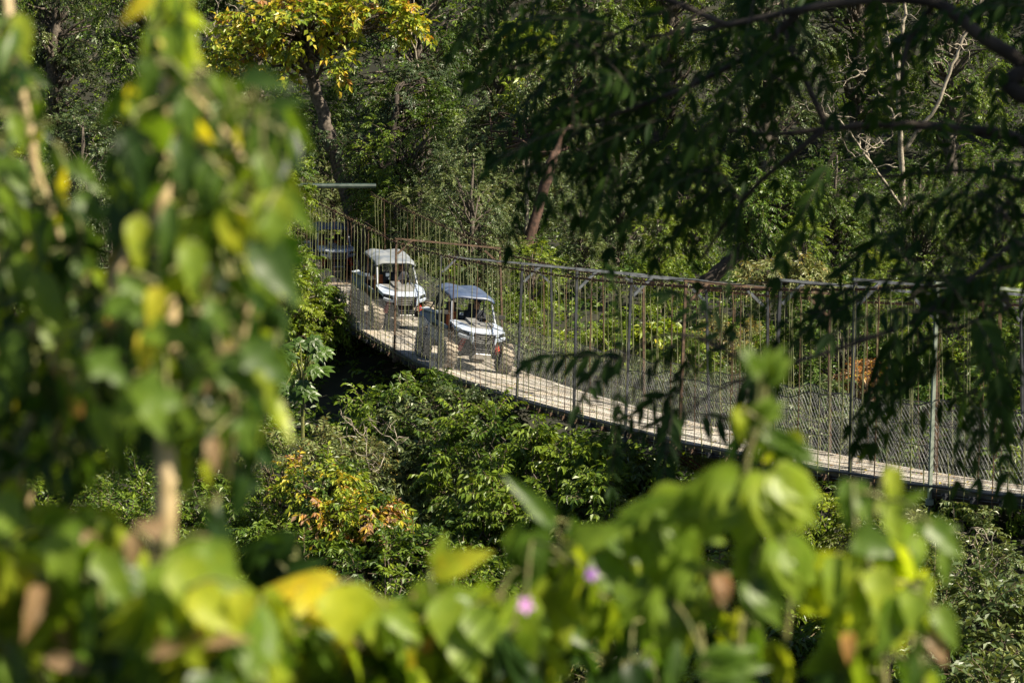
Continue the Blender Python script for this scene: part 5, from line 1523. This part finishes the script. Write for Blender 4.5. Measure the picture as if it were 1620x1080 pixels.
bottom(118, "broadleaf_plant", "dark green leaves sprouting left of the bottom centre plants", 450, 2.9,
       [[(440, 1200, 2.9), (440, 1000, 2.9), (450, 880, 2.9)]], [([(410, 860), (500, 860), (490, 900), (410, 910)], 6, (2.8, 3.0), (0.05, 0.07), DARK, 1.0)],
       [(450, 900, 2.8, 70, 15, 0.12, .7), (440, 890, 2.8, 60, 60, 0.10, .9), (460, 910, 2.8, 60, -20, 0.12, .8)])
# 4. overhanging tree at the upper right: feathery leaves in shade
s0 = 8.6
tb_ = np.array((4.6, 8.0, float(ground(4.6, 8.0))))
f = Fore("overhanging_tree", "dark feathery leaved tree reaching in from the upper right, in shade", "tree", None, 131, tb_)
rng = f.rng
trunk = smooth_line([tb_ + np.array((0, 0, -0.3)), tb_ + np.array((-0.1, 0.1, 2.0)), tb_ + np.array((0.1, 0.2, 4.2)), tb_ + np.array((-0.2, 0.1, 6.4))], 8) - tb_
f.stem.tube(trunk, np.linspace(0.20, 0.10, len(trunk)), 12)
f.nodes += list(trunk)
def br(pts, r0, r1, from_trunk=None):
    P = [at(*p) for p in pts]
    if from_trunk is not None: P = [tb_ + trunk[from_trunk]] + P
    P = smooth_line(P, 7) - tb_
    f.stem.tube(P, np.linspace(r0, r1, len(P)), 8)
    f.nodes += list(P)
    return P
br([(1760, 330, s0), (1620, 225, s0), (1510, 203, s0), (1400, 197, s0), (1320, 203, s0), (1230, 212, s0), (1150, 207, s0)], 0.026, 0.006, 9)
br([(1300, 208, s0), (1260, 240, s0), (1200, 290, s0 + .1), (1150, 350, s0 + .2), (1110, 410, s0 + .3)], 0.014, 0.005)
br([(1310, 205, s0), (1275, 130, s0), (1245, 60, s0), (1235, -40, s0)], 0.014, 0.005)
br([(1720, 180, s0 - .4), (1620, 100, s0 - .4), (1555, 60, s0 - .4), (1480, 5, s0 - .4), (1380, 0, s0 - .4), (1270, 15, s0 - .4), (1150, 40, s0 - .3), (1020, 60, s0 - .2)], 0.034, 0.006, 12)
br([(1690, 330, s0 + .3), (1620, 290, s0 + .3), (1540, 270, s0 + .3), (1450, 275, s0 + .3), (1340, 285, s0 + .3)], 0.014, 0.005, 15)
br([(1480, 5, s0 - .4), (1440, 60, s0 - .3), (1425, 130, s0 - .3), (1428, 180, s0 - .2)], 0.012, 0.004)
br([(1270, 15, s0 - .4), (1180, 90, s0 - .2), (1060, 150, s0), (950, 190, s0), (890, 230, s0)], 0.014, 0.004)
br([(1150, 40, s0 - .3), (1000, -20, s0 - .2), (880, -30, s0), (780, -10, s0)], 0.012, 0.004)
br([(2000, 300, s0 - .4), (1760, 330, s0 - .7), (1640, 365, s0 - .8), (1570, 410, s0 - .9), (1500, 470, s0 - .9), (1420, 520, s0 - .9), (1330, 540, s0 - .8)], 0.012, 0.004, 16)
br([(1650, 430, s0 - .6), (1600, 480, s0 - .6), (1540, 510, s0 - .6), (1450, 540, s0 - .6)], 0.012, 0.004, 14)
br([(1420, 520, s0 - .9), (1300, 560, s0 - .9), (1200, 590, s0 - 1), (1130, 620, s0 - 1), (1080, 660, s0 - 1)], 0.008, 0.003)
br([(1200, 590, s0 - 1), (1120, 540, s0 - 1), (1050, 530, s0 - 1), (990, 560, s0 - 1)], 0.006, 0.003)
def feather(p, D, L, npair, tint, lw=0.25):
    """one compound leaf: a drooping midrib with leaflets on both sides"""
    f.link_node(p, 0.0018)
    D = nrm(D)
    t = np.linspace(0, 1, 9)[:, None]
    M = p + D * L * t + DOWN * 0.25 * L * t ** 2
    f.leaf.tube(M, np.linspace(0.0022, 0.001, 9), 4, 1)
    tq = np.linspace(0.15, 1.0, npair)
    q = p + D * L * tq[:, None] + DOWN * 0.25 * L * tq[:, None] ** 2
    T = nrm(D + DOWN * 0.5 * tq[:, None])
    S = nrm(np.cross(T, np.array((rng.normal(0, .6), rng.normal(0, .6) - 0.6, 0.6))))
    for sg in (1, -1):
        d_ = T * 0.75 + sg * S * 0.75 + DOWN * 0.55 + rng.normal(0, 0.13, (npair, 3))
        nn = np.cross(S, T); nn = nn * np.sign(nn[:, 2:3] + 1e-6) + rng.normal(0, 0.3, (npair, 3))
        place_leaves(f.leaf, q, d_, nn, L * lw * rng.uniform(0.8, 1.15, npair) * (1.1 - 0.35 * tq), 1.0, tint + rng.normal(0, 0.03, npair), LT_LANCE)
    place_leaves(f.leaf, q[-1:], (T[-1:] + DOWN * 0.4), np.array([[0.2, -0.6, 0.6]]), L * lw, 1.0, tint, LT_LANCE)
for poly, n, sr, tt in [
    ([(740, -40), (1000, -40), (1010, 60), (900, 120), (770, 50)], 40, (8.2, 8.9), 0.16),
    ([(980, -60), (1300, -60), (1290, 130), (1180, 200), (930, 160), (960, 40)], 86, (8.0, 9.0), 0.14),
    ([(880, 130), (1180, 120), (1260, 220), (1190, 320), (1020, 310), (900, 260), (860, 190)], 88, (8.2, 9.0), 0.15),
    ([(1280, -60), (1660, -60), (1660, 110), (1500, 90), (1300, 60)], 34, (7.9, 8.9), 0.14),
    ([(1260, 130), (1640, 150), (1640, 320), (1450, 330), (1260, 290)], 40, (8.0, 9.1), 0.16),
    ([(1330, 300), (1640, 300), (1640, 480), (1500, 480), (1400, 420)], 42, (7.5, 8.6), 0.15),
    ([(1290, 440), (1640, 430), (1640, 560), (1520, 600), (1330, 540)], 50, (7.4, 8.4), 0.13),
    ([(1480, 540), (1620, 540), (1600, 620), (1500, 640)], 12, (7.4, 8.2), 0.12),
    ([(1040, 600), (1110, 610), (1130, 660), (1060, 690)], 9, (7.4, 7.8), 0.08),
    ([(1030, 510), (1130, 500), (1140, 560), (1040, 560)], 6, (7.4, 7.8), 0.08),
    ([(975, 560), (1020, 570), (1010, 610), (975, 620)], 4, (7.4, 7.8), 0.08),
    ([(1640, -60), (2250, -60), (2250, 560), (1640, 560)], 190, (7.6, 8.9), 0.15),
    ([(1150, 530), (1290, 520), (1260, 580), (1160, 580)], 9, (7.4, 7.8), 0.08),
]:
    for p in sample_poly(rng, poly, max(4, int(n * 0.46))):
        P3 = at(p[0], p[1], rng.uniform(*sr)) - tb_
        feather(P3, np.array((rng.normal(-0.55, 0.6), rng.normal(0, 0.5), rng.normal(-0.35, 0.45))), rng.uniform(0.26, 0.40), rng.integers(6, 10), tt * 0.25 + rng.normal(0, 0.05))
# the crown above, out of the frame, that keeps these branches in shade
cl = crown_clumps(rng, tb_ * 0 + np.array((1.2, -1.4, 7.2)), (2.6, 2.4, 1.5), 60, 0.3, -1)
cl = np.concatenate([cl, crown_clumps(rng, np.array((0.2, 0.4, 6.0)), (2.2, 2.0, 0.9), 34, 0.3, -1)])
for e in cl[::4]:
    i = np.argmin(np.linalg.norm(trunk - (e + np.array((0, 0, -0.8))), axis=1))
    limb(f.stem, trunk[i], e, 0.05, 0.01, rng, 0.05, 6, 5, 0.3)
up_ = Acc()
foliage(up_, rng, cl, (1.0, -0.8, 6.0), 0.75, 12, 12, 0.12, 0.5, 0.2, 0.05)
up_.build("crown", [M_LEAF, M_TWIG], f.root)
f.done("foliage", M_FERNY, M_BARKDARK, M_BARKDARK)
